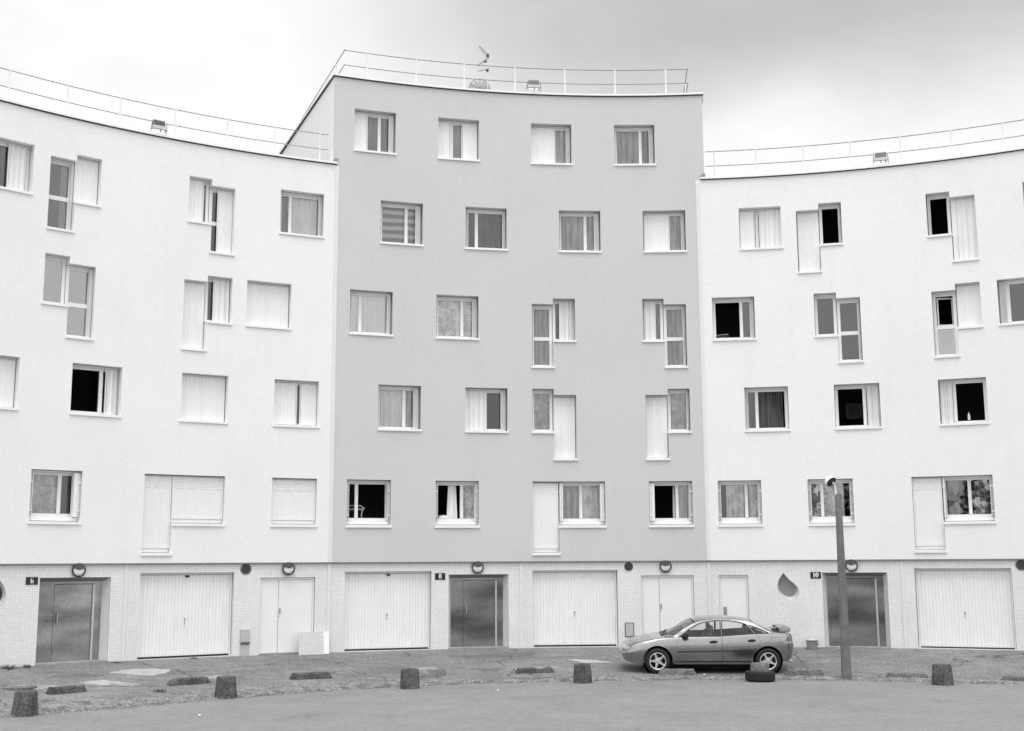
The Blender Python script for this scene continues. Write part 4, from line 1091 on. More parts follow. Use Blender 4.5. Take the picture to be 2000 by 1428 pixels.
# weeds along the wall foot and by the kerb
def weed(p, h, n, lab, spread=.16):
    m = MB()
    for k in range(n * 2 if n > 9 else n):
        a = random.random() * 6.3; d = random.uniform(.2, 1) * spread * .7; l = h * .75 * random.uniform(.2, 1)
        x, y = random.gauss(0, spread * .5), random.gauss(0, spread * .2); c = Vector((x, y, 0)); tipx = c + Vector((cos(a) * d, sin(a) * d * .6, l))
        sd_ = Vector((-sin(a), cos(a), 0)) * .006; mid = c.lerp(tipx, .55) + Vector((0, 0, l * .12))
        m.face([c, mid - sd_, tipx, mid + sd_])
    o = m.build('weed', 'weed_leaf'); o.location = p; return tag(o, lab, 'weed', 'weeds along the wall foot and kerb')
random.seed(3)
weed(on_ground(22.72, -.7465), .17, 70, 'tuft of weeds against the tiles left of the steel door numbered 6', .2)
weed(on_ground(22.72, -.727), .14, 45, 'smaller weed tuft touching the doorstep of the door numbered 6', .1)
weed(on_ground(22.75, -.633), .06, 40, 'low weeds along the tiles between door 6 and the left garage', .3)
weed(on_ground(22.78, -.545), .07, 36, 'small weed under the right half of the left garage door', .10)
weed(on_ground(18.6, -.655), .13, 45, 'weed tuft in the gravel between the two left bollards', .15)
weed(on_ground(18.05, -.76), .08, 40, 'low dark weeds on the gravel right of the leftmost bollard', .22)
weed(on_ground(17.75, -.5925), .30, 5, 'single thin dry stalk rising behind the second bollard', .03)

# ------------------------------------------------------------------ bollards, kerb stones, tyre
def bollard(p, lab, wide=.46, top=.37, hgt=.46, lean=0.0, seed=0):
    m = MB(); r0, r1 = wide / 2, top / 2
    m.lathe([(r0 * 1.02, -.03), (r0, .02), (r0 * .93 + r1 * .07, .12), (r0 * .4 + r1 * .6, .28), (r1, hgt - .03), (r1 * .93, hgt - .006), (r1 * .6, hgt), (.01, hgt + .004)], 40, Matrix.Translation((seed * 3.1, 0, 0)), wob=.045)
    m.v = [(x - seed * 3.1, y, z) for x, y, z in m.v]
    o = m.build('bollard', 'bollard_concrete', smooth=True); o.location = p; o.rotation_euler = (0, lean, seed)
    return tag(o, lab, 'bollard', 'tapered concrete bollards along the road edge')
def pg(x, y): return (x, y, max(0, ground_h(x, y) - .01))
bollard(pg(-13.036, 11.674), 'dark tapered bollard at the left end, nearest of all the bollards', .49, .415, .46, seed=1)
bollard(pg(-9.851, 14.644), 'dark tapered bollard with a dry stalk behind it, second from the left', .48, .40, .455, seed=2)
bollard(pg(-6.008, 16.499), 'straight-sided bollard in front of the raised manhole mound', .45, .42, .45, .01, seed=3)
bollard(pg(-1.938, 17.620), 'dark tapered bollard alone in front of the right-hand middle garage', .45, .395, .45, .03, seed=4)
bollard(pg(6.417, 16.707), 'dark tapered bollard right of the lamp post', .50, .42, .47, seed=5)
m = MB(); m.lathe([(.235, -.03), (.23, .2), (.225, .39), (.205, .425), (.15, .432), (.01, .435)], 40, wob=.03)
o = m.build('bollard', 'kerb_concrete', smooth=True); o.location = pg(2.369, 17.783); tag(o, 'short pale bollard standing inside the old tyre', 'bollard', 'tapered concrete bollards along the road edge')

def tyre_mesh(R_, wdt, inner, name, par, loc=(0, 0, 0), M=None):
    """tyre about the z axis with tread grooves"""
    hw = wdt / 2; prof = [(inner, -hw * .72), (inner + (R_ - inner) * .35, -hw * .98), (R_ - .035, -hw * .95), (R_ - .008, -hw * .76)]
    g_ = [-.6, -.2, .2, .6]; z = -hw * .74
    for q in g_:
        prof += [(R_, hw * .74 * (q - .12) / .74 * .74), (R_, hw * .66 * q - .010), (R_ - .007, hw * .66 * q - .006), (R_ - .007, hw * .66 * q + .006), (R_, hw * .66 * q + .010)]
    prof = sorted(prof[4:], key=lambda t_: t_[1]); prof = [(inner, -hw * .72), (inner + (R_ - inner) * .35, -hw * .98), (R_ - .035, -hw * .95), (R_ - .008, -hw * .78)] + prof
    prof += [(R_ - .008, hw * .78), (R_ - .035, hw * .95), (inner + (R_ - inner) * .35, hw * .98), (inner, hw * .72), (inner - .004, 0), (inner, -hw * .72)]
    m = MB(); m.lathe(prof, 56, cap=False)
    return m.build(name, 'black_rubber', par, smooth=True, M=M)
t = tyre_mesh(.362, .235, .20, 'tyre', None); t.location = Vector(pg(2.369, 17.783)) + Vector((0, 0, .128)); t.rotation_euler = (radians(-1.5), radians(2), 0)
tag(t, 'old black car tyre lying flat round the short pale bollard', 'tyre')

def kerb(p0, p1, lab, hgt=.155, dep=.24, seed=0, chip=0.0):
    a, b_ = Vector(p0), Vector(p1); c = (a + b_) / 2; L = (b_ - a).length; ang = math.atan2(b_.y - a.y, b_.x - a.x)
    m = MB(); n = 16; i0 = 0
    for k in range(n + 1):
        x = -L / 2 + L * k / n; e = min(k, n - k); sl = (0.0, .7, .93)[e] if e < 3 else 1.0
        xx = x if e else x
        hh = hgt * (1.0 + .05 * noise.noise(Vector((x * 6 + seed, 0, 0)))) - chip * max(0, noise.noise(Vector((x * 3 + seed, 5, 0)))) * .12
        top = hh if e >= 1 else hh * .02
        xt = x + (.02 if k == 1 else -.02 if k == n - 1 else 0)
        m.v += [(x, -dep / 2, -.06), (xt, -dep / 2 + .02, top * .82), (xt, -dep / 2 + .05, top), (xt, dep / 2 - .05, top), (xt, dep / 2 - .02, top * .82), (x, dep / 2, -.06)]
    for k in range(n):
        for j in range(5): q = 6 * k + j; m.f.append((q, q + 1, q + 7, q + 6))
    m.f.append(tuple(range(6))); m.f.append(tuple(6 * n + j for j in range(6))[::-1])
    o = m.build('kerb_stone', 'kerb_concrete' if seed > 4 else 'bollard_concrete', smooth=True)
    z = (ground_h(a.x, a.y) + ground_h(b_.x, b_.y)) / 2
    o.location = (c.x, c.y, z); o.rotation_euler = (0, 0, ang); bevel(o, .012, 2)
    return tag(o, lab, 'kerb stone', 'loose concrete kerb stones behind the bollards')
def P2(R_, ph, off=.12): return ((R_ + off) * sin(ph), (R_ + off) * cos(ph))
kerb(P2(19.20, -.7704), P2(19.14, -.7270), 'dark mossy kerb stone behind the leftmost bollard', .15, seed=1, chip=.3)
kerb(P2(19.19, -.6304), P2(19.30, -.5779), 'dark chipped kerb stone left of the second bollard', .15, seed=2, chip=.5)
kerb(P2(19.27, -.4788), P2(19.19, -.4258), 'dark kerb stone lying in front of the leaning board', .15, seed=3, chip=.2)
kerb(P2(19.13, -.1862), P2(19.23, -.1334), 'low kerb stone left of the bollard that stands alone', .13, seed=4, chip=.5)
kerb((0.0, 18.80), (0.98, 18.74), 'clean pale kerb stone hiding the front wheel of the car', .16, .22, seed=5)
kerb(P2(18.80, .1667), P2(18.90, .2181), 'clean pale kerb stone between the tyre and the lamp post', .15, seed=6)
kerb(P2(18.74, .2940), P2(18.85, .3480), 'kerb stone half buried in grit left of the rightmost bollard', .12, seed=7, chip=.4)
kerb(P2(18.77, .4330), P2(18.80, .4860), 'kerb stone half buried in grit, cut by the right edge', .12, seed=8, chip=.4)

# ------------------------------------------------------------------ street lamp
lp = Vector(on_ground(18.60, .2461))
t = thing('street_lamp', 'rough concrete lamp post with a small white hooded lamp on a bent arm', 'street lamp', lp, 0)
m = MB(); m.lathe([(.123, -.1), (.122, .05), (.105, 1.6), (.090, 3.2), (.079, 4.475), (.072, 4.485), (.01, 4.49)], 28, wob=.02)
m.build('post', 'post_concrete', t, smooth=True)
m = MB(); m.tube([(-.055, 0, 4.44), (-.06, 0, 4.60), (-.075, -.02, 4.70), (-.13, -.05, 4.78), (-.185, -.08, 4.83)], .026, 10); m.build('arm', 'lamp_white', t, smooth=True)
m = MB(); T = Matrix.Translation((-.19, -.08, 4.80)) @ Matrix.Scale(.86, 4) @ Matrix.Rotation(radians(-48), 4, 'X') @ Matrix.Rotation(radians(-26), 4, 'Y')
m.lathe([(.165, -.03), (.170, .0), (.162, .05), (.135, .105), (.085, .145), (.01, .16), (.01, .15), (.08, .135), (.128, .097), (.155, .045), (.160, 0), (.165, -.03)], 32, T, cap=False)
m.build('lamp_shade', 'lamp_white', t, smooth=True)
m = MB(); m.lathe([(.150, -.034), (.157, -.026), (.157, -.004), (.01, -.003)], 32, T); m.build('lamp_opening', 'black_plastic', t)

# ------------------------------------------------------------------ leaning boards and bucket
def board(cx, R_, ph, wd, hg, th, lean, lab, mat, rz=0, dx=0):
    p = on_ground(R_, ph); m = MB(); m.box(-wd / 2, wd / 2, 0, th, 0, hg)
    o = bevel(m.build('board', mat), .006, 1); o.location = (p[0] + dx, p[1], p[2] - .005); o.rotation_euler = (-lean, 0, -ph + rz)
    return tag(o, lab, 'board', 'boards leaning on the tiled wall')
board(0, 22.66, -.4085, .67, .62, .045, radians(9), 'speckled square board leaning against the pale double door', 'board_foam')
board(0, 22.74, -.4035, .68, .60, .05, radians(8), 'white edged board behind the speckled board, against the tiles', 'coping_white', dx=.06)
bp = on_ground(22.62, .2090)
t = thing('bucket', 'dented grey plastic bucket with a pale lid standing against the tiled wall', 'bucket', bp)
m = MB(); m.lathe([(.135, 0), (.14, .01), (.155, .20), (.16, .245), (.15, .245), (.14, .20), (.01, .18)], 32); m.build('tub', 'bucket_plastic', t, smooth=True)
m = MB(); m.lathe([(.178, .24), (.18, .262), (.165, .272), (.10, .288), (.01, .292)], 32, wob=.02); m.build('lid', 'bucket_lid', t, smooth=True)
m = MB(); m.tube([(.16, -.02, .20), (.165, -.06, .13), (.13, -.12, .12), (.06, -.17, .18), (-.02, -.175, .22)], .006, 5); m.tube([(.165, -.06, .13), (.135, -.115, .12)], .014, 6); m.build('handle', 'dark_metal', t)

# litter on the road
for R_, ph, q, lab in ((14.9, -.70, .05, 'crumpled white scrap on the road at the lower left'), (16.3, -.2455, .03, 'small white scrap on the road left of the lone bollard'), (18.75, .062, .045, 'white scrap at the right end of the pale kerb stone by the car')):
    m = MB(); random.seed(int(R_ * 10)); m.v = [(q * cos(a) * random.uniform(.6, 1.2), q * .6 * sin(a) * random.uniform(.6, 1.2), random.uniform(0, .02)) for a in [k * .9 for k in range(7)]] + [(0, 0, .035)]
    m.f = [(k, (k + 1) % 7, 7) for k in range(7)]; o = m.build('litter', 'litter_white'); o.location = on_ground(R_, ph, .012); tag(o, lab, 'litter', 'white scraps of litter')

# ------------------------------------------------------------------ things seen inside the open windows
def room_thing(name, lab, cat, s, z, dy): return thing(name, lab, cat, arc(s, z, R0 + dy), -s / R0)
t = room_thing('clothes_airer', 'white tubular clothes airer inside the open window above the middle garage', 'clothes airer', -8.0, 4.13, .55)
m = MB(); m.tube([(-.35, 0, .0), (-.33, 0, .30), (-.25, 0, .34), (.14, 0, .34), (.22, 0, .29), (.25, 0, .25)], .012, 6); m.tube([(-.35, 0, .25), (.25, 0, .25)], .010, 6); m.tube([(-.35, .3, .24), (.22, .3, .24)], .008, 6); m.tube([(.20, 0, .25), (.16, 0, .06), (.19, 0, -.02)], .016, 6)
m.build('tube_frame', 'furniture_white', t)
m = MB()
for k in range(7): m.tube([(-.32, .02 + .04 * k, .235), (.22, .02 + .04 * k, .235)], .004, 4)
m.build('wires', 'furniture_white', t)
t = room_thing('clothes_airer', 'small wire airer inside the open window right of the seam, third row from the top', 'clothes airer', 2.62, 9.42, .5)
m = MB(); m.tube([(-.22, 0, 0), (-.2, 0, .10), (.16, 0, .13), (.17, 0, 0)], .008, 5); m.tube([(-.2, .15, .02), (-.1, .1, .09), (.0, .1, .04), (.1, .1, .1)], .006, 5); m.build('tube_frame', 'furniture_white', t)
t = room_thing('bottle', 'white bottle on the inner sill of the open window at the far right', 'bottle', 9.27, 6.79, .40)
m = MB(); m.lathe([(.035, -.06), (.036, .06), (.030, .10), (.014, .12), (.014, .15), (.01, .152)], 16); m.build('body', 'furniture_white', t, smooth=True)
m = MB(); m.lathe([(.017, .15), (.017, .185), (.01, .187)], 12); m.build('cap', 'dark_metal', t)
t = room_thing('picture', 'dark framed picture hanging in the room behind the open window in row three', 'picture', 6.28, 7.25, 1.6)
m = MB(); m.box(-.28, .28, 0, .02, -.2, .25); m.build('frame', 'black_plastic', t); m = MB(); m.box(-.24, .24, -.006, -.001, -.16, .21); m.build('print', 'curtain_dark', t)
t = room_thing('cushion', 'pale cushion on the inner sill beside the white curtain of the open window', 'cushion', -5.55, 4.13, .42)
m = MB(); m.lathe([(.02, -.06), (.13, -.05), (.17, .0), (.13, .07), (.02, .09)], 20); m.build('cover', 'furniture_white', t, smooth=True)

# far wood on the other side of the car park, behind the camera: seen only in the window panes
random.seed(21); m = MB()
for k in range(13):
    tx, ty, th = -42 + 7 * k + random.uniform(-2, 2), -46 + random.uniform(-6, 6), random.uniform(9, 15)
    m.tube([(tx, ty, 0), (tx + .3, ty, th * .6)], .3, 6, .12)
    for j in range(520):
        a, b_, rr = random.random() * 6.3, random.uniform(-1, 1), random.random() ** .45
        c = Vector((tx + cos(a) * rr * 3.6 * math.sqrt(1 - b_ * b_), ty + sin(a) * rr * 3.0 * math.sqrt(1 - b_ * b_), th * .62 + b_ * rr * th * .38))
        q = random.uniform(.25, .6); u = Vector((random.gauss(0, 1), random.gauss(0, 1), random.gauss(0, 1))).normalized(); v = u.orthogonal().normalized()
        m.face([c - u * q, c - v * q * .7, c + u * q, c + v * q * .6])
tag(m.build('wood', 'hills_dark'), kind='stuff')

# ------------------------------------------------------------------ parked car
def table(T):
    T = sorted(T)
    n = len(T); m = []
    for i in range(n):
        if i == 0: m.append((T[1][1] - T[0][1]) / (T[1][0] - T[0][0]))
        elif i == n - 1: m.append((T[-1][1] - T[-2][1]) / (T[-1][0] - T[-2][0]))
        else:
            a = (T[i][1] - T[i - 1][1]) / (T[i][0] - T[i - 1][0]); b_ = (T[i + 1][1] - T[i][1]) / (T[i + 1][0] - T[i][0])
            m.append(0 if a * b_ <= 0 else 2 * a * b_ / (a + b_))
    def f(x):
        if x <= T[0][0]: return T[0][1]
        if x >= T[-1][0]: return T[-1][1]
        for i in range(n - 1):
            if x <= T[i + 1][0]:
                h = T[i + 1][0] - T[i][0]; t = (x - T[i][0]) / h
                return ((2 * t ** 3 - 3 * t * t + 1) * T[i][1] + (t ** 3 - 2 * t * t + t) * h * m[i] + (-2 * t ** 3 + 3 * t * t) * T[i + 1][1] + (t ** 3 - t * t) * h * m[i + 1])
    return f
cW = table([(0, .30), (.03, .46), (.1, .62), (.2, .715), (.35, .785), (.6, .825), (1.0, .845), (2.2, .855), (3.4, .848), (3.9, .825), (4.15, .785), (4.28, .72), (4.36, .60), (4.40, .44)])
cB = table([(0, .49), (.02, .44), (.06, .38), (.1, .315), (.18, .265), (.55, .215), (1.5, .21), (3.0, .21), (3.9, .24), (4.08, .27), (4.22, .30), (4.30, .37), (4.37, .57), (4.40, .64)])
cC = table([(0, .53), (.02, .585), (.06, .635), (.15, .69), (.3, .75), (.5, .805), (.75, .85), (1.0, .878), (1.1, .90), (1.3, 1.005), (1.5, 1.105), (1.7, 1.20), (1.85, 1.262), (2.0, 1.305), (2.2, 1.333),
            (2.45, 1.345), (2.8, 1.341), (3.1, 1.316), (3.3, 1.275), (3.45, 1.225), (3.6, 1.165), (3.8, 1.08), (3.98, 1.005), (4.08, .988), (4.2, .98), (4.29, .965), (4.325, .90), (4.345, .78), (4.37, .735), (4.40, .70)])
cS = table([(0, .51), (.03, .565), (.1, .615), (.22, .665), (.43, .745), (.67, .80), (1.07, .862), (1.47, .885), (2.14, .905), (2.88, .942), (3.37, .968), (3.97, .98), (4.2, .97), (4.29, .95), (4.325, .885), (4.345, .765), (4.37, .72), (4.40, .69)])
cZR = table([(1.30, .90), (1.38, .935), (1.5, 1.02), (1.65, 1.115), (1.8, 1.195), (1.95, 1.25), (2.15, 1.295), (2.5, 1.32), (2.85, 1.312), (3.15, 1.275), (3.35, 1.225), (3.55, 1.145), (3.75, 1.06), (3.9, 1.0), (4.0, .985)])
cYR = table([(1.30, .72), (1.38, .71), (1.6, .665), (1.9, .605), (2.2, .585), (2.6, .58), (3.0, .58), (3.3, .59), (3.6, .62), (3.9, .67), (4.0, .68)])
def section(x, ins):
    w_, zb, zc, zs = cW(x), cB(x), cC(x), cS(x); H = zs - zb
    ws = w_ - .075 if x > 1.2 else w_ - .075 - .03 * (1 - x / 1.2); ws = max(ws, w_ * .8)
    yg, zg = ws * .958, zs + .014
    if 1.30 <= x <= 3.95: yr, zr = cYR(x), cZR(x)
    else:
        yr = yg * .86; zr = zc - (zc - zg) * .70
        if x > 3.95: yr, zr = yg * .86, zg + (zc - zg) * .5
    zr = max(zr, zg + .004) if zc > zg + .01 else zg + (zc - zg) * .5
    P = [(0, zb), (.55 * w_, zb), (.84 * w_, zb + .01 * min(1, H * 4)), (.905 * w_, zb + .05 * H), (.925 * w_, zb + .14 * H), (.955 * w_, zb + .28 * H), (w_ * .982, zb + .42 * H), (w_, zb + .56 * H), (w_ * .995, zb + .68 * H),
         (w_ - (w_ - ws) * .30, zb + .82 * H), (w_ - (w_ - ws) * .68, zb + .94 * H), (ws, zs), (yg, zg)]
    for k in (1, 2, 3):
        t = k / 4; P.append((yg + (yr - yg) * t + .012 * sin(pi * t) * (1 if 1.5 < x < 3.8 else 0), zg + (zr - zg) * t))
    P.append((yr, zr))
    for q in (.93, .8, .62, .4, .2, 0): P.append((yr * q, zc - (zc - zr) * q ** 2.2))
    if ins:
        c = Vector((0, (zb + zc) / 2)); out = []
        n = len(P)
        for k in range(n):
            a = Vector(P[max(k - 1, 0)]); b_ = Vector(P[min(k + 1, n - 1)]); d = (b_ - a).normalized(); nn = Vector((-d.y, d.x))
            p = Vector(P[k]) + nn * ins; 
            if k in (0, n - 1): p.x = 0
            out.append((max(p.x, 0), p.y))
        P = out
    return P
def loft(x0, x1, ins=0.0, zfloor=None, n=110):
    mb = MB(); xs = []
    for k in range(n + 1):
        t = k / n; xs.append(x0 + (x1 - x0) * (t if (x0 > .5) else (0.5 - 0.5 * cos(pi * t)) * .5 + t * .5))
    m = None
    for x in xs:
        P = section(x, ins)
        if zfloor: P = [(y, max(z, zfloor)) for y, z in P]
        ring = [(x, -y, z) for y, z in P] + [(x, y, z) for y, z in P[-2:0:-1]]
        m = len(ring); mb.v += ring
    for k in range(len(xs) - 1):
        for j in range(m):
            a = k * m + j; b_ = k * m + (j + 1) % m; mb.f.append((a, b_, b_ + m, a + m))
    mb.f.append(tuple(range(m))[::-1]); mb.f.append(tuple((len(xs) - 1) * m + j for j in range(m)))
    return mb
def tmp(mb):
    me = bpy.data.meshes.new('tmp'); me.from_pydata(mb.v, [], mb.f)
    bm = bmesh.new(); bm.from_mesh(me); bmesh.ops.remove_doubles(bm, verts=bm.verts, dist=1e-5); bmesh.ops.recalc_face_normals(bm, faces=bm.faces); bm.to_mesh(me); bm.free()
    o = bpy.data.objects.new('tmp', me); COL.objects.link(o); return o
def prism_y(poly, y0=-1.3, y1=1.3): m = MB(); m.prism(poly, 1, y0, y1); return m
def prism_z(poly, z0, z1): m = MB(); m.prism(poly, 2, z0, z1); return m
def boole(base, ops):
    """base MB or mesh; ops = [('DIFFERENCE'|'INTERSECT'|'UNION', MB)...] -> mesh"""
    o = tmp(base) if isinstance(base, MB) else bpy.data.objects.new('tmp', base)
    if not isinstance(base, MB): COL.objects.link(o)
    cs = []
    for op, mb in ops:
        c = tmp(mb) if isinstance(mb, MB) else bpy.data.objects.new('tmp', mb)
        if not isinstance(mb, MB): COL.objects.link(c)
        cs.append(c); md_ = o.modifiers.new('b', 'BOOLEAN'); md_.operation = op; md_.object = c; md_.solver = 'EXACT'
    dg = bpy.context.evaluated_depsgraph_get(); dg.update(); me = bpy.data.meshes.new_from_object(o.evaluated_get(dg))
    for q in cs + [o]: bpy.data.objects.remove(q)
    return me
def put(me, name, mat, par, smooth=True):
    me.materials.clear(); me.materials.append(MATS[mat]); me.name = name
    for p in me.polygons: p.use_smooth = smooth; p.material_index = 0
    if smooth: me.set_sharp_from_angle(angle=radians(30))
    o = bpy.data.objects.new(name, me); COL.objects.link(o); o.parent = par; return o
def cyl_y(x, z, r, y0, y1, n=48):
    m = MB(); m.prism([(x + r * cos(2 * pi * k / n), z + r * sin(2 * pi * k / n)) for k in range(n)], 1, y0, y1); return m
def grow(poly, d):
    n = len(poly); c = [sum(p[0] for p in poly) / n, sum(p[1] for p in poly) / n]; out = []
    area = sum(poly[i][0] * poly[(i + 1) % n][1] - poly[(i + 1) % n][0] * poly[i][1] for i in range(n)); sg = 1 if area > 0 else -1
    for k in range(n):
        a, p, b_ = Vector(poly[k - 1]), Vector(poly[k]), Vector(poly[(k + 1) % n])
        n1 = Vector(((p - a).y, -(p - a).x)).normalized() * sg; n2 = Vector(((b_ - p).y, -(b_ - p).x)).normalized() * sg
        bis = (n1 + n2); bis.normalize(); out.append(tuple(p + bis * min(d / max(.35, bis.dot(n1)), abs(d) * 2.5) if d > 0 else p + bis * d / max(.35, bis.dot(n1))))
    return out
AX_F, AX_R, WR = .93, 3.687, .312
G_F = [(1.50, .908), (1.60, .965), (1.72, 1.052), (1.84, 1.13), (1.95, 1.185), (2.08, 1.228), (2.29, 1.268), (2.52, 1.283), (2.52, .928)]
G_R = [(2.57, .932), (2.57, 1.283), (2.75, 1.275), (2.95, 1.248), (3.17, 1.196), (3.34, .987)]
G_Q = [(3.25, 1.172), (3.36, 1.142), (3.5, 1.085), (3.73, .999), (3.40, .992)]
WS = [(1.15, 0), (1.17, .25), (1.25, .48), (1.38, .64), (1.62, .60), (1.90, .525), (1.865, .25), (1.855, 0), (1.865, -.25), (1.90, -.525), (1.62, -.60), (1.38, -.64), (1.25, -.48), (1.17, -.25)]
RW = [(3.36, 0), (3.37, .3), (3.41, .52), (3.6, .555), (3.90, .61), (3.95, .3), (3.96, 0), (3.95, -.3), (3.90, -.61), (3.6, -.555), (3.41, -.52), (3.37, -.3)]
D_F = [(1.45, .30), (1.42, .55), (1.43, .80), (1.49, .91), (1.60, .99), (1.72, 1.078), (1.84, 1.156), (1.95, 1.21), (2.08, 1.252), (2.29, 1.292), (2.545, 1.306), (2.545, .30)]
D_R = [(2.553, .30), (2.553, 1.306), (2.75, 1.298), (2.95, 1.272), (3.19, 1.218), (3.375, .985), (3.47, .90), (3.505, .78), (3.48, .70), (3.38, .64), (3.32, .52), (3.29, .40), (3.285, .30)]
near_slab = lambda poly: prism_y(poly, -1.3, -.42)
full = loft(0, 4.40)
cavity = loft(1.12, 4.02, -0.032, .30, 60) if False else loft(1.12, 4.02, .032, .30, 60)
arches = [('DIFFERENCE', cyl_y(AX_F, WR, .378, -1.2, -.50)), ('DIFFERENCE', cyl_y(AX_R, WR, .372, -1.2, -.50)), ('DIFFERENCE', cyl_y(AX_F, WR, .378, .50, 1.2)), ('DIFFERENCE', cyl_y(AX_R, WR, .372, .50, 1.2))]
shell = boole(full, [('DIFFERENCE', cavity)] + arches + [('DIFFERENCE', prism_y(G_F)), ('DIFFERENCE', prism_y(G_R)), ('DIFFERENCE', prism_y(G_Q)), ('DIFFERENCE', prism_z(WS, .8, 1.6)), ('DIFFERENCE', prism_z(RW, .97, 1.6))])
def clone(me): return me.copy()
cf, cr = Vector((0.03, 18.99)), Vector((2.77, 18.86))
cf3 = Vector((cf.x, cf.y, ground_h(*cf) + .012)); cr3 = Vector((cr.x, cr.y, ground_h(*cr) + .012))
ax_ = (cr3 - cf3).normalized(); side = Vector((-(cr - cf).y, (cr - cf).x)).normalized(); fm = (cf + cr) / 2; far = fm + side * 1.48
ay_ = (Vector((far.x, far.y, ground_h(*far) + .012)) - (cf3 + cr3) / 2); ay_ = (ay_ - ax_ * ay_.dot(ax_)).normalized(); az_ = ax_.cross(ay_)
MC = Matrix(((ax_.x, ay_.x, az_.x, 0), (ax_.y, ay_.y, az_.y, 0), (ax_.z, ay_.z, az_.z, 0), (0, 0, 0, 1)))
MC.translation = cf3 - (MC.to_3x3() @ Vector((AX_F, -.74, 0)))
car = thing('parked_car', 'silver grey five-door hatchback with rear spoiler parked sideways before the pale doors', 'car', M=MC)
body = put(boole(clone(shell), [('DIFFERENCE', near_slab(D_F)), ('DIFFERENCE', near_slab(D_R))]), 'body', 'car_paint', car)
dF = put(boole(clone(shell), [('INTERSECT', near_slab(grow(D_F, -.005)))]), 'door', 'car_paint', car)
dR = put(boole(clone(shell), [('INTERSECT', near_slab(grow(D_R, -.005)))]), 'door', 'car_paint', car)
def skin(o_, i_, x0=1.0, x1=4.1, n=90): return boole(loft(x0, x1, o_, None, n), [('DIFFERENCE', loft(x0 - .02, x1 + .02, i_, None, n))])
gl = skin(.007, .012)
for poly, par, kd in ((G_F, dF, 'y'), (G_R, dR, 'y'), (G_Q, car, 'y')):
    put(boole(clone(gl), [('INTERSECT', prism_y(grow(poly, .006), -1.3, 0))]), 'window', 'car_glass', par)
    put(boole(clone(gl), [('INTERSECT', prism_y(grow(poly, .006), 0, 1.3))]), 'window', 'car_glass', car)
put(boole(clone(gl), [('INTERSECT', prism_z(grow(WS, .006), .8, 1.6))]), 'windscreen', 'car_glass', car)
put(boole(clone(gl), [('INTERSECT', prism_z(grow(RW, .006), .97, 1.6))]), 'rear_window', 'grey_glass', car)
tr = skin(-.003, .004)
for poly, par in ((G_F, dF), (G_R, dR), (G_Q, car)):
    put(boole(clone(tr), [('INTERSECT', prism_y(grow(poly, .016), -1.3, 0)), ('DIFFERENCE', prism_y(grow(poly, -.002)))]), 'window_trim', 'black_rubber', par)
put(boole(clone(tr), [('INTERSECT', prism_z(grow(WS, .016), .8, 1.6)), ('DIFFERENCE', prism_z(grow(WS, -.004), .7, 1.7))]), 'windscreen_trim', 'black_rubber', car)
put(boole(clone(tr), [('INTERSECT', prism_z(grow(RW, .02), .972, 1.6)), ('DIFFERENCE', prism_z(grow(RW, -.004), .7, 1.7))]), 'rear_window_trim', 'black_rubber', car)
lt = boole(loft(0.001, .5, -.005, None, 40), [('DIFFERENCE', loft(-.01 + .02, .52, .02, None, 40))])
for ys in ((-1, -.28), (.28, 1)):
    put(boole(clone(lt), [('INTERSECT', prism_y([(.075, .605), (.12, .592), (.195, .60), (.235, .625), (.215, .655), (.14, .672), (.07, .65)], *ys))]), 'headlight', 'lamp_clear', car)
    put(boole(clone(lt), [('INTERSECT', prism_y([(.03, .49), (.10, .488), (.135, .505), (.12, .53), (.03, .535)], *ys))]), 'indicator', 'lamp_clear', car)
tt = boole(loft(4.0, 4.40, -.005, None, 40), [('DIFFERENCE', loft(3.98, 4.385, .02, None, 40))])
for ys in ((-1, -.40), (.40, 1)):
    put(boole(clone(tt), [('INTERSECT', prism_y([(4.155, .80), (4.34, .785), (4.34, .965), (4.29, .965), (4.21, .90), (4.15, .84)], *ys))]), 'tail_light', 'tail_lens', car)
# underside and cabin
for ax_w, ar in ((AX_F, .374), (AX_R, .368)):
    for sg in (-1, 1):
        mw_ = MB(); mw_.lathe([(ar, .0), (ar, .30), (.01, .30)], 40, Matrix.Translation((ax_w, sg * .775, WR)) @ Matrix.Rotation(-sg * -pi / 2, 4, 'X'), cap=False)
        put(mw_.mesh('x', 'black_rubber'), 'wheel_arch', 'underside_black', car)
m = MB(); m.box(.62, 4.02, -.77, .77, .13, .30); m.box(.70, 1.20, -.60, .60, .3, .7); m.box(3.45, 3.92, -.60, .60, .3, .7); put(m.mesh('x', 'black_rubber'), 'underbody', 'underside_black', car, False)  # near-black box, lowered and widened to deepen the shade under the car
m = MB(); m.hexa([(1.18, -.70, .5), (1.55, -.70, .5), (1.55, .70, .5), (1.18, .70, .5), (1.22, -.70, .84), (1.50, -.70, .88), (1.50, .70, .88), (1.22, .70, .84)]); bevel(put(m.mesh('x', 'black_plastic'), 'dashboard', 'dark_metal', car, False), .03)
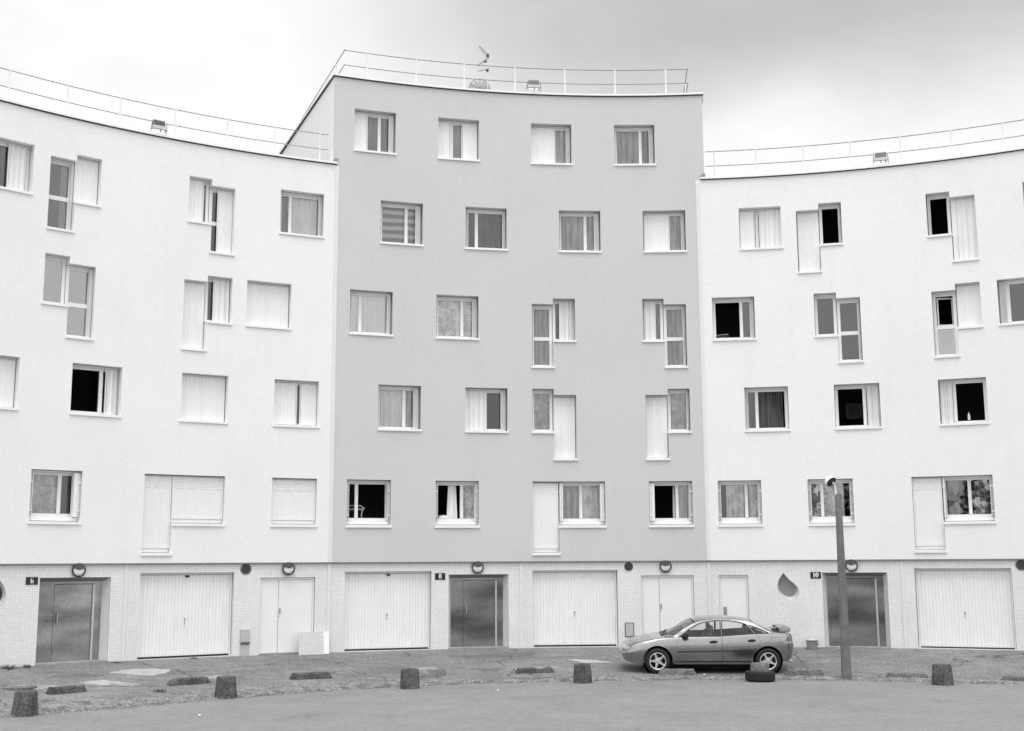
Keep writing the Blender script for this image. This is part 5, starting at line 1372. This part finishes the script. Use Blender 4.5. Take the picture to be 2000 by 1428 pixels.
def seat(y, x, wide=.24):
    m = MB(); m.hexa([(x - .28, y - wide, .34), (x + .22, y - wide, .32), (x + .22, y + wide, .32), (x - .28, y + wide, .34), (x - .28, y - wide, .50), (x + .22, y - wide, .46), (x + .22, y + wide, .46), (x - .28, y + wide, .50)])
    m.hexa([(x + .12, y - wide, .44), (x + .28, y - wide, .44), (x + .28, y + wide, .44), (x + .12, y + wide, .44), (x + .30, y - wide * .85, .98), (x + .40, y - wide * .85, .98), (x + .40, y + wide * .85, .98), (x + .30, y + wide * .85, .98)])
    s_ = bevel(put(m.mesh('x', 'seat_cloth'), 'car_seat', 'seat_cloth', car, False), .03)
    m = MB(); m.box(x + .33, x + .42, y - .13, y + .13, .99, 1.14); bevel(put(m.mesh('x', 'seat_cloth'), 'headrest', 'seat_cloth', s_, False), .03)
seat(-.36, 1.95); seat(.36, 1.95); seat(0, 2.85, .60)
m = MB(); T = Matrix.Translation((1.66, -.36, .80)) @ Matrix.Rotation(radians(65), 4, 'Y'); m.tube([tuple(T @ Vector((.18 * cos(2 * pi * k / 24), .18 * sin(2 * pi * k / 24), 0))) for k in range(25)], .014, 6); m.tube([tuple(T @ Vector((0, -.18, 0))), tuple(T @ Vector((0, .18, 0)))], .018, 6); put(m.mesh('x', 'black_plastic'), 'steering_wheel', 'black_plastic', car)
# trim strips, sill, handles, mirror
def along(zf, x0, x1, hw, out, name, mat, par, n=14):
    m = MB()
    for k in range(n + 1):
        x = x0 + (x1 - x0) * k / n; y = -(cW(x) * 1.002) - out; z = zf(x); m.v += [(x, y + .03, z - hw), (x, y, z - hw), (x, y, z + hw), (x, y + .03, z + hw)]
    for k in range(n):
        for j in range(4): a = 4 * k + j; b_ = 4 * k + (j + 1) % 4; m.f.append((a, b_, b_ + 4, a + 4))
    m.f.append((0, 1, 2, 3)); m.f.append((4 * n + 3, 4 * n + 2, 4 * n + 1, 4 * n))
    return put(m.mesh('x', mat), name, mat, par, False)
zst = lambda x: .540 + (x - 1.445) * .0175
along(zst, 1.445, 2.53, .013, .008, 'side_strip', 'black_plastic', dF); along(zst, 2.565, 3.30, .013, .008, 'side_strip', 'black_plastic', dR)
along(lambda x: .258, 1.34, 3.27, .022, -.012, 'sill_strip', 'dark_metal', car)
def handle(x, z, par):
    y = -(cW(x) - .004); m = MB(); m.lathe([(.001, -.012), (.03, -.008), (.036, 0), (.034, .004), (.001, .005)], 28, Matrix.Translation((x, y - .002, z)) @ Matrix.Rotation(pi / 2, 4, 'X') @ Matrix.Rotation(radians(3), 4, 'Z') @ Matrix.Diagonal((2.9, 1.0, 1.0, 1)), cap=False)
    put(m.mesh('x', 'black_plastic'), 'handle', 'black_plastic', par)
handle(2.335, .785, dF); handle(3.285, .815, dR)
for sg in (-1, 1):
    m = MB(); prof = [(.001, -.105), (.035, -.10), (.062, -.07), (.070, -.02), (.066, .04), (.048, .08), (.001, .09)]
    m.lathe(prof, 24, Matrix.Translation((1.64, sg * .90, .962)) @ Matrix.Rotation(pi / 2, 4, 'X') @ Matrix.Diagonal((1.15, 1.0, 1.0, 1)), cap=False)
    m.hexa([(1.54, sg * .76, .895), (1.66, sg * .76, .90), (1.64, sg * .88, .925), (1.56, sg * .88, .92), (1.54, sg * .75, .94), (1.66, sg * .75, .97), (1.64, sg * .88, .96), (1.56, sg * .88, .95)])
    put(m.mesh('x', 'black_plastic'), 'door_mirror', 'black_plastic', dF if sg < 0 else car)
m = MB(); m.tube([(1.14, -.55, .93), (1.20, -.20, .955), (1.19, .1, .952)], .010, 5); m.tube([(1.12, .0, .935), (1.17, .3, .945), (1.26, .56, .945)], .010, 5); m.hexa([(1.05, -.3, .895), (1.16, -.3, .915), (1.16, .45, .915), (1.05, .45, .895), (1.06, -.3, .905), (1.155, -.3, .935), (1.155, .45, .935), (1.06, .45, .905)]); put(m.mesh('x', 'black_plastic'), 'wiper', 'black_plastic', car, False)
# spoiler
m = MB(); n = 28
air = [(0, .0), (.05, .020), (.14, .026), (.24, .016), (.30, .0), (.24, -.012), (.12, -.018), (.03, -.012)]
for k in range(n + 1):
    t = -1 + 2 * k / n; y = t * .63; zc_ = 1.012 + .085 * (1 - abs(t) ** 5); x0 = 4.03 + .03 * abs(t) ** 3 - .02; sc_ = 1 - .18 * abs(t) ** 6
    m.v += [(x0 + a * sc_, y, zc_ + b_) for a, b_ in air]
L8 = len(air)
for k in range(n):
    for j in range(L8): a = k * L8 + j; b_ = k * L8 + (j + 1) % L8; m.f.append((a, b_, b_ + L8, a + L8))
m.f.append(tuple(range(L8))); m.f.append(tuple(n * L8 + j for j in range(L8))[::-1])
sp = put(m.mesh('x', 'car_paint'), 'spoiler', 'car_paint', car)
for yy in (-.28, .28):
    m = MB(); m.hexa([(4.06, yy - .03, .97), (4.24, yy - .03, .97), (4.24, yy + .03, .97), (4.06, yy + .03, .97), (4.10, yy - .02, 1.09), (4.22, yy - .02, 1.085), (4.22, yy + .02, 1.085), (4.10, yy + .02, 1.09)]); put(m.mesh('x', 'car_paint'), 'spoiler_foot', 'car_paint', sp, False)
m = MB(); m.lathe([(.025, 0), (.028, .14), (.022, .14), (.02, .0)], 16, Matrix.Translation((4.20, -.42, .265)) @ Matrix.Rotation(pi / 2, 4, 'Y'), cap=False); put(m.mesh('x', 'mid_metal'), 'exhaust', 'light_metal', car)
m = MB(); y_ = -(cW(3.9) + .002)
fl_ = [(3.79, .745), (3.98, .745), (3.985, .755), (3.985, .885), (3.975, .895), (3.79, .895), (3.78, .885), (3.78, .755)]
fk = skin(-.0015, .004, 3.6, 4.1, 40); put(boole(fk, [('INTERSECT', prism_y(fl_, -1.3, 0)), ('DIFFERENCE', prism_y(grow(fl_, -.006)))]), 'fuel_flap_edge', 'dark_metal', car)
for x_, z_, wd_ in ((1.245, .61, .012), (1.205, .578, .03)):
    pass
# wheels
def wheel(x, sg, rot):
    wl_ = bpy.data.objects.new('wheel', None)
    t = tyre_mesh(WR, .195, .208, 'tyre', None)
    RX = Matrix.Rotation(pi / 2, 4, 'X')
    hub = MB(); hub.lathe([(.212, -.085), (.214, -.075), (.205, -.070), (.192, -.076), (.188, -.060), (.186, .06), (.192, .08), (.2, .085)], 48, cap=False)
    rim = hub.mesh('x', 'wheel_silver')
    w0 = bpy.data.objects.new('wheel', t.data); w0.name = 'wheel'
    bpy.data.objects.remove(t); bpy.data.objects.remove(wl_)
    w0.data.name = 'tyre'; COL.objects.link(w0); w0.parent = car
    w0.matrix_local = Matrix.Translation((x, sg * .74, WR)) @ (RX if sg < 0 else RX @ Matrix.Rotation(pi, 4, 'X')) @ Matrix.Rotation(rot, 4, 'Z') @ Matrix.Scale(-1, 4, Vector((0, 0, 1)))
    ro = put(rim, 'rim', 'wheel_silver', w0)
    sp_ = MB()
    for k in range(5):
        a = 2 * pi * k / 5; T = Matrix.Rotation(a, 4, 'Z')
        # spoke: narrow at the rim, wide and rounded at the hub
        L_ = [(.03, .052), (.07, .046), (.11, .032), (.15, .026), (.193, .030)]
        for (r1, h1), (r2, h2) in zip(L_, L_[1:]):
            z1 = -.058 - .010 * (r1 / .19); z2 = -.058 - .010 * (r2 / .19)
            pts = [(r1, -h1, z1 + .03), (r2, -h2, z2 + .03), (r2, h2, z2 + .03), (r1, h1, z1 + .03), (r1, -h1 * .7, z1), (r2, -h2 * .7, z2), (r2, h2 * .7, z2), (r1, h1 * .7, z1)]
            sp_.hexa([tuple(T @ Vector(p)) for p in pts])
    sp_.lathe([(.062, -.030), (.062, -.056), (.052, -.066), (.03, -.069), (.002, -.069)], 30, cap=False)
    put(sp_.mesh('x', 'wheel_silver'), 'spokes', 'wheel_silver', w0)
    m = MB()
    for k in range(4):
        a = 2 * pi * (k + .5) / 4; m.lathe([(.009, -.072), (.009, -.06)], 10, Matrix.Translation((.042 * cos(a), .042 * sin(a), 0)))
    put(m.mesh('x', 'black_plastic'), 'wheel_nuts', 'black_plastic', w0)
    m = MB(); m.lathe([(.186, -.005), (.186, .0), (.01, .0), (.01, -.005)], 32, cap=False); m.lathe([(.13, -.025), (.13, -.008), (.03, -.008)], 32, cap=False); put(m.mesh('x', 'dark_metal'), 'brake_disc', 'black_plastic', w0)
for x_, sg, rot in ((AX_F, -1, radians(-34)), (AX_R, -1, radians(-90 - 8)), (AX_F, 1, .3), (AX_R, 1, 1.0)): wheel(x_, sg, rot)
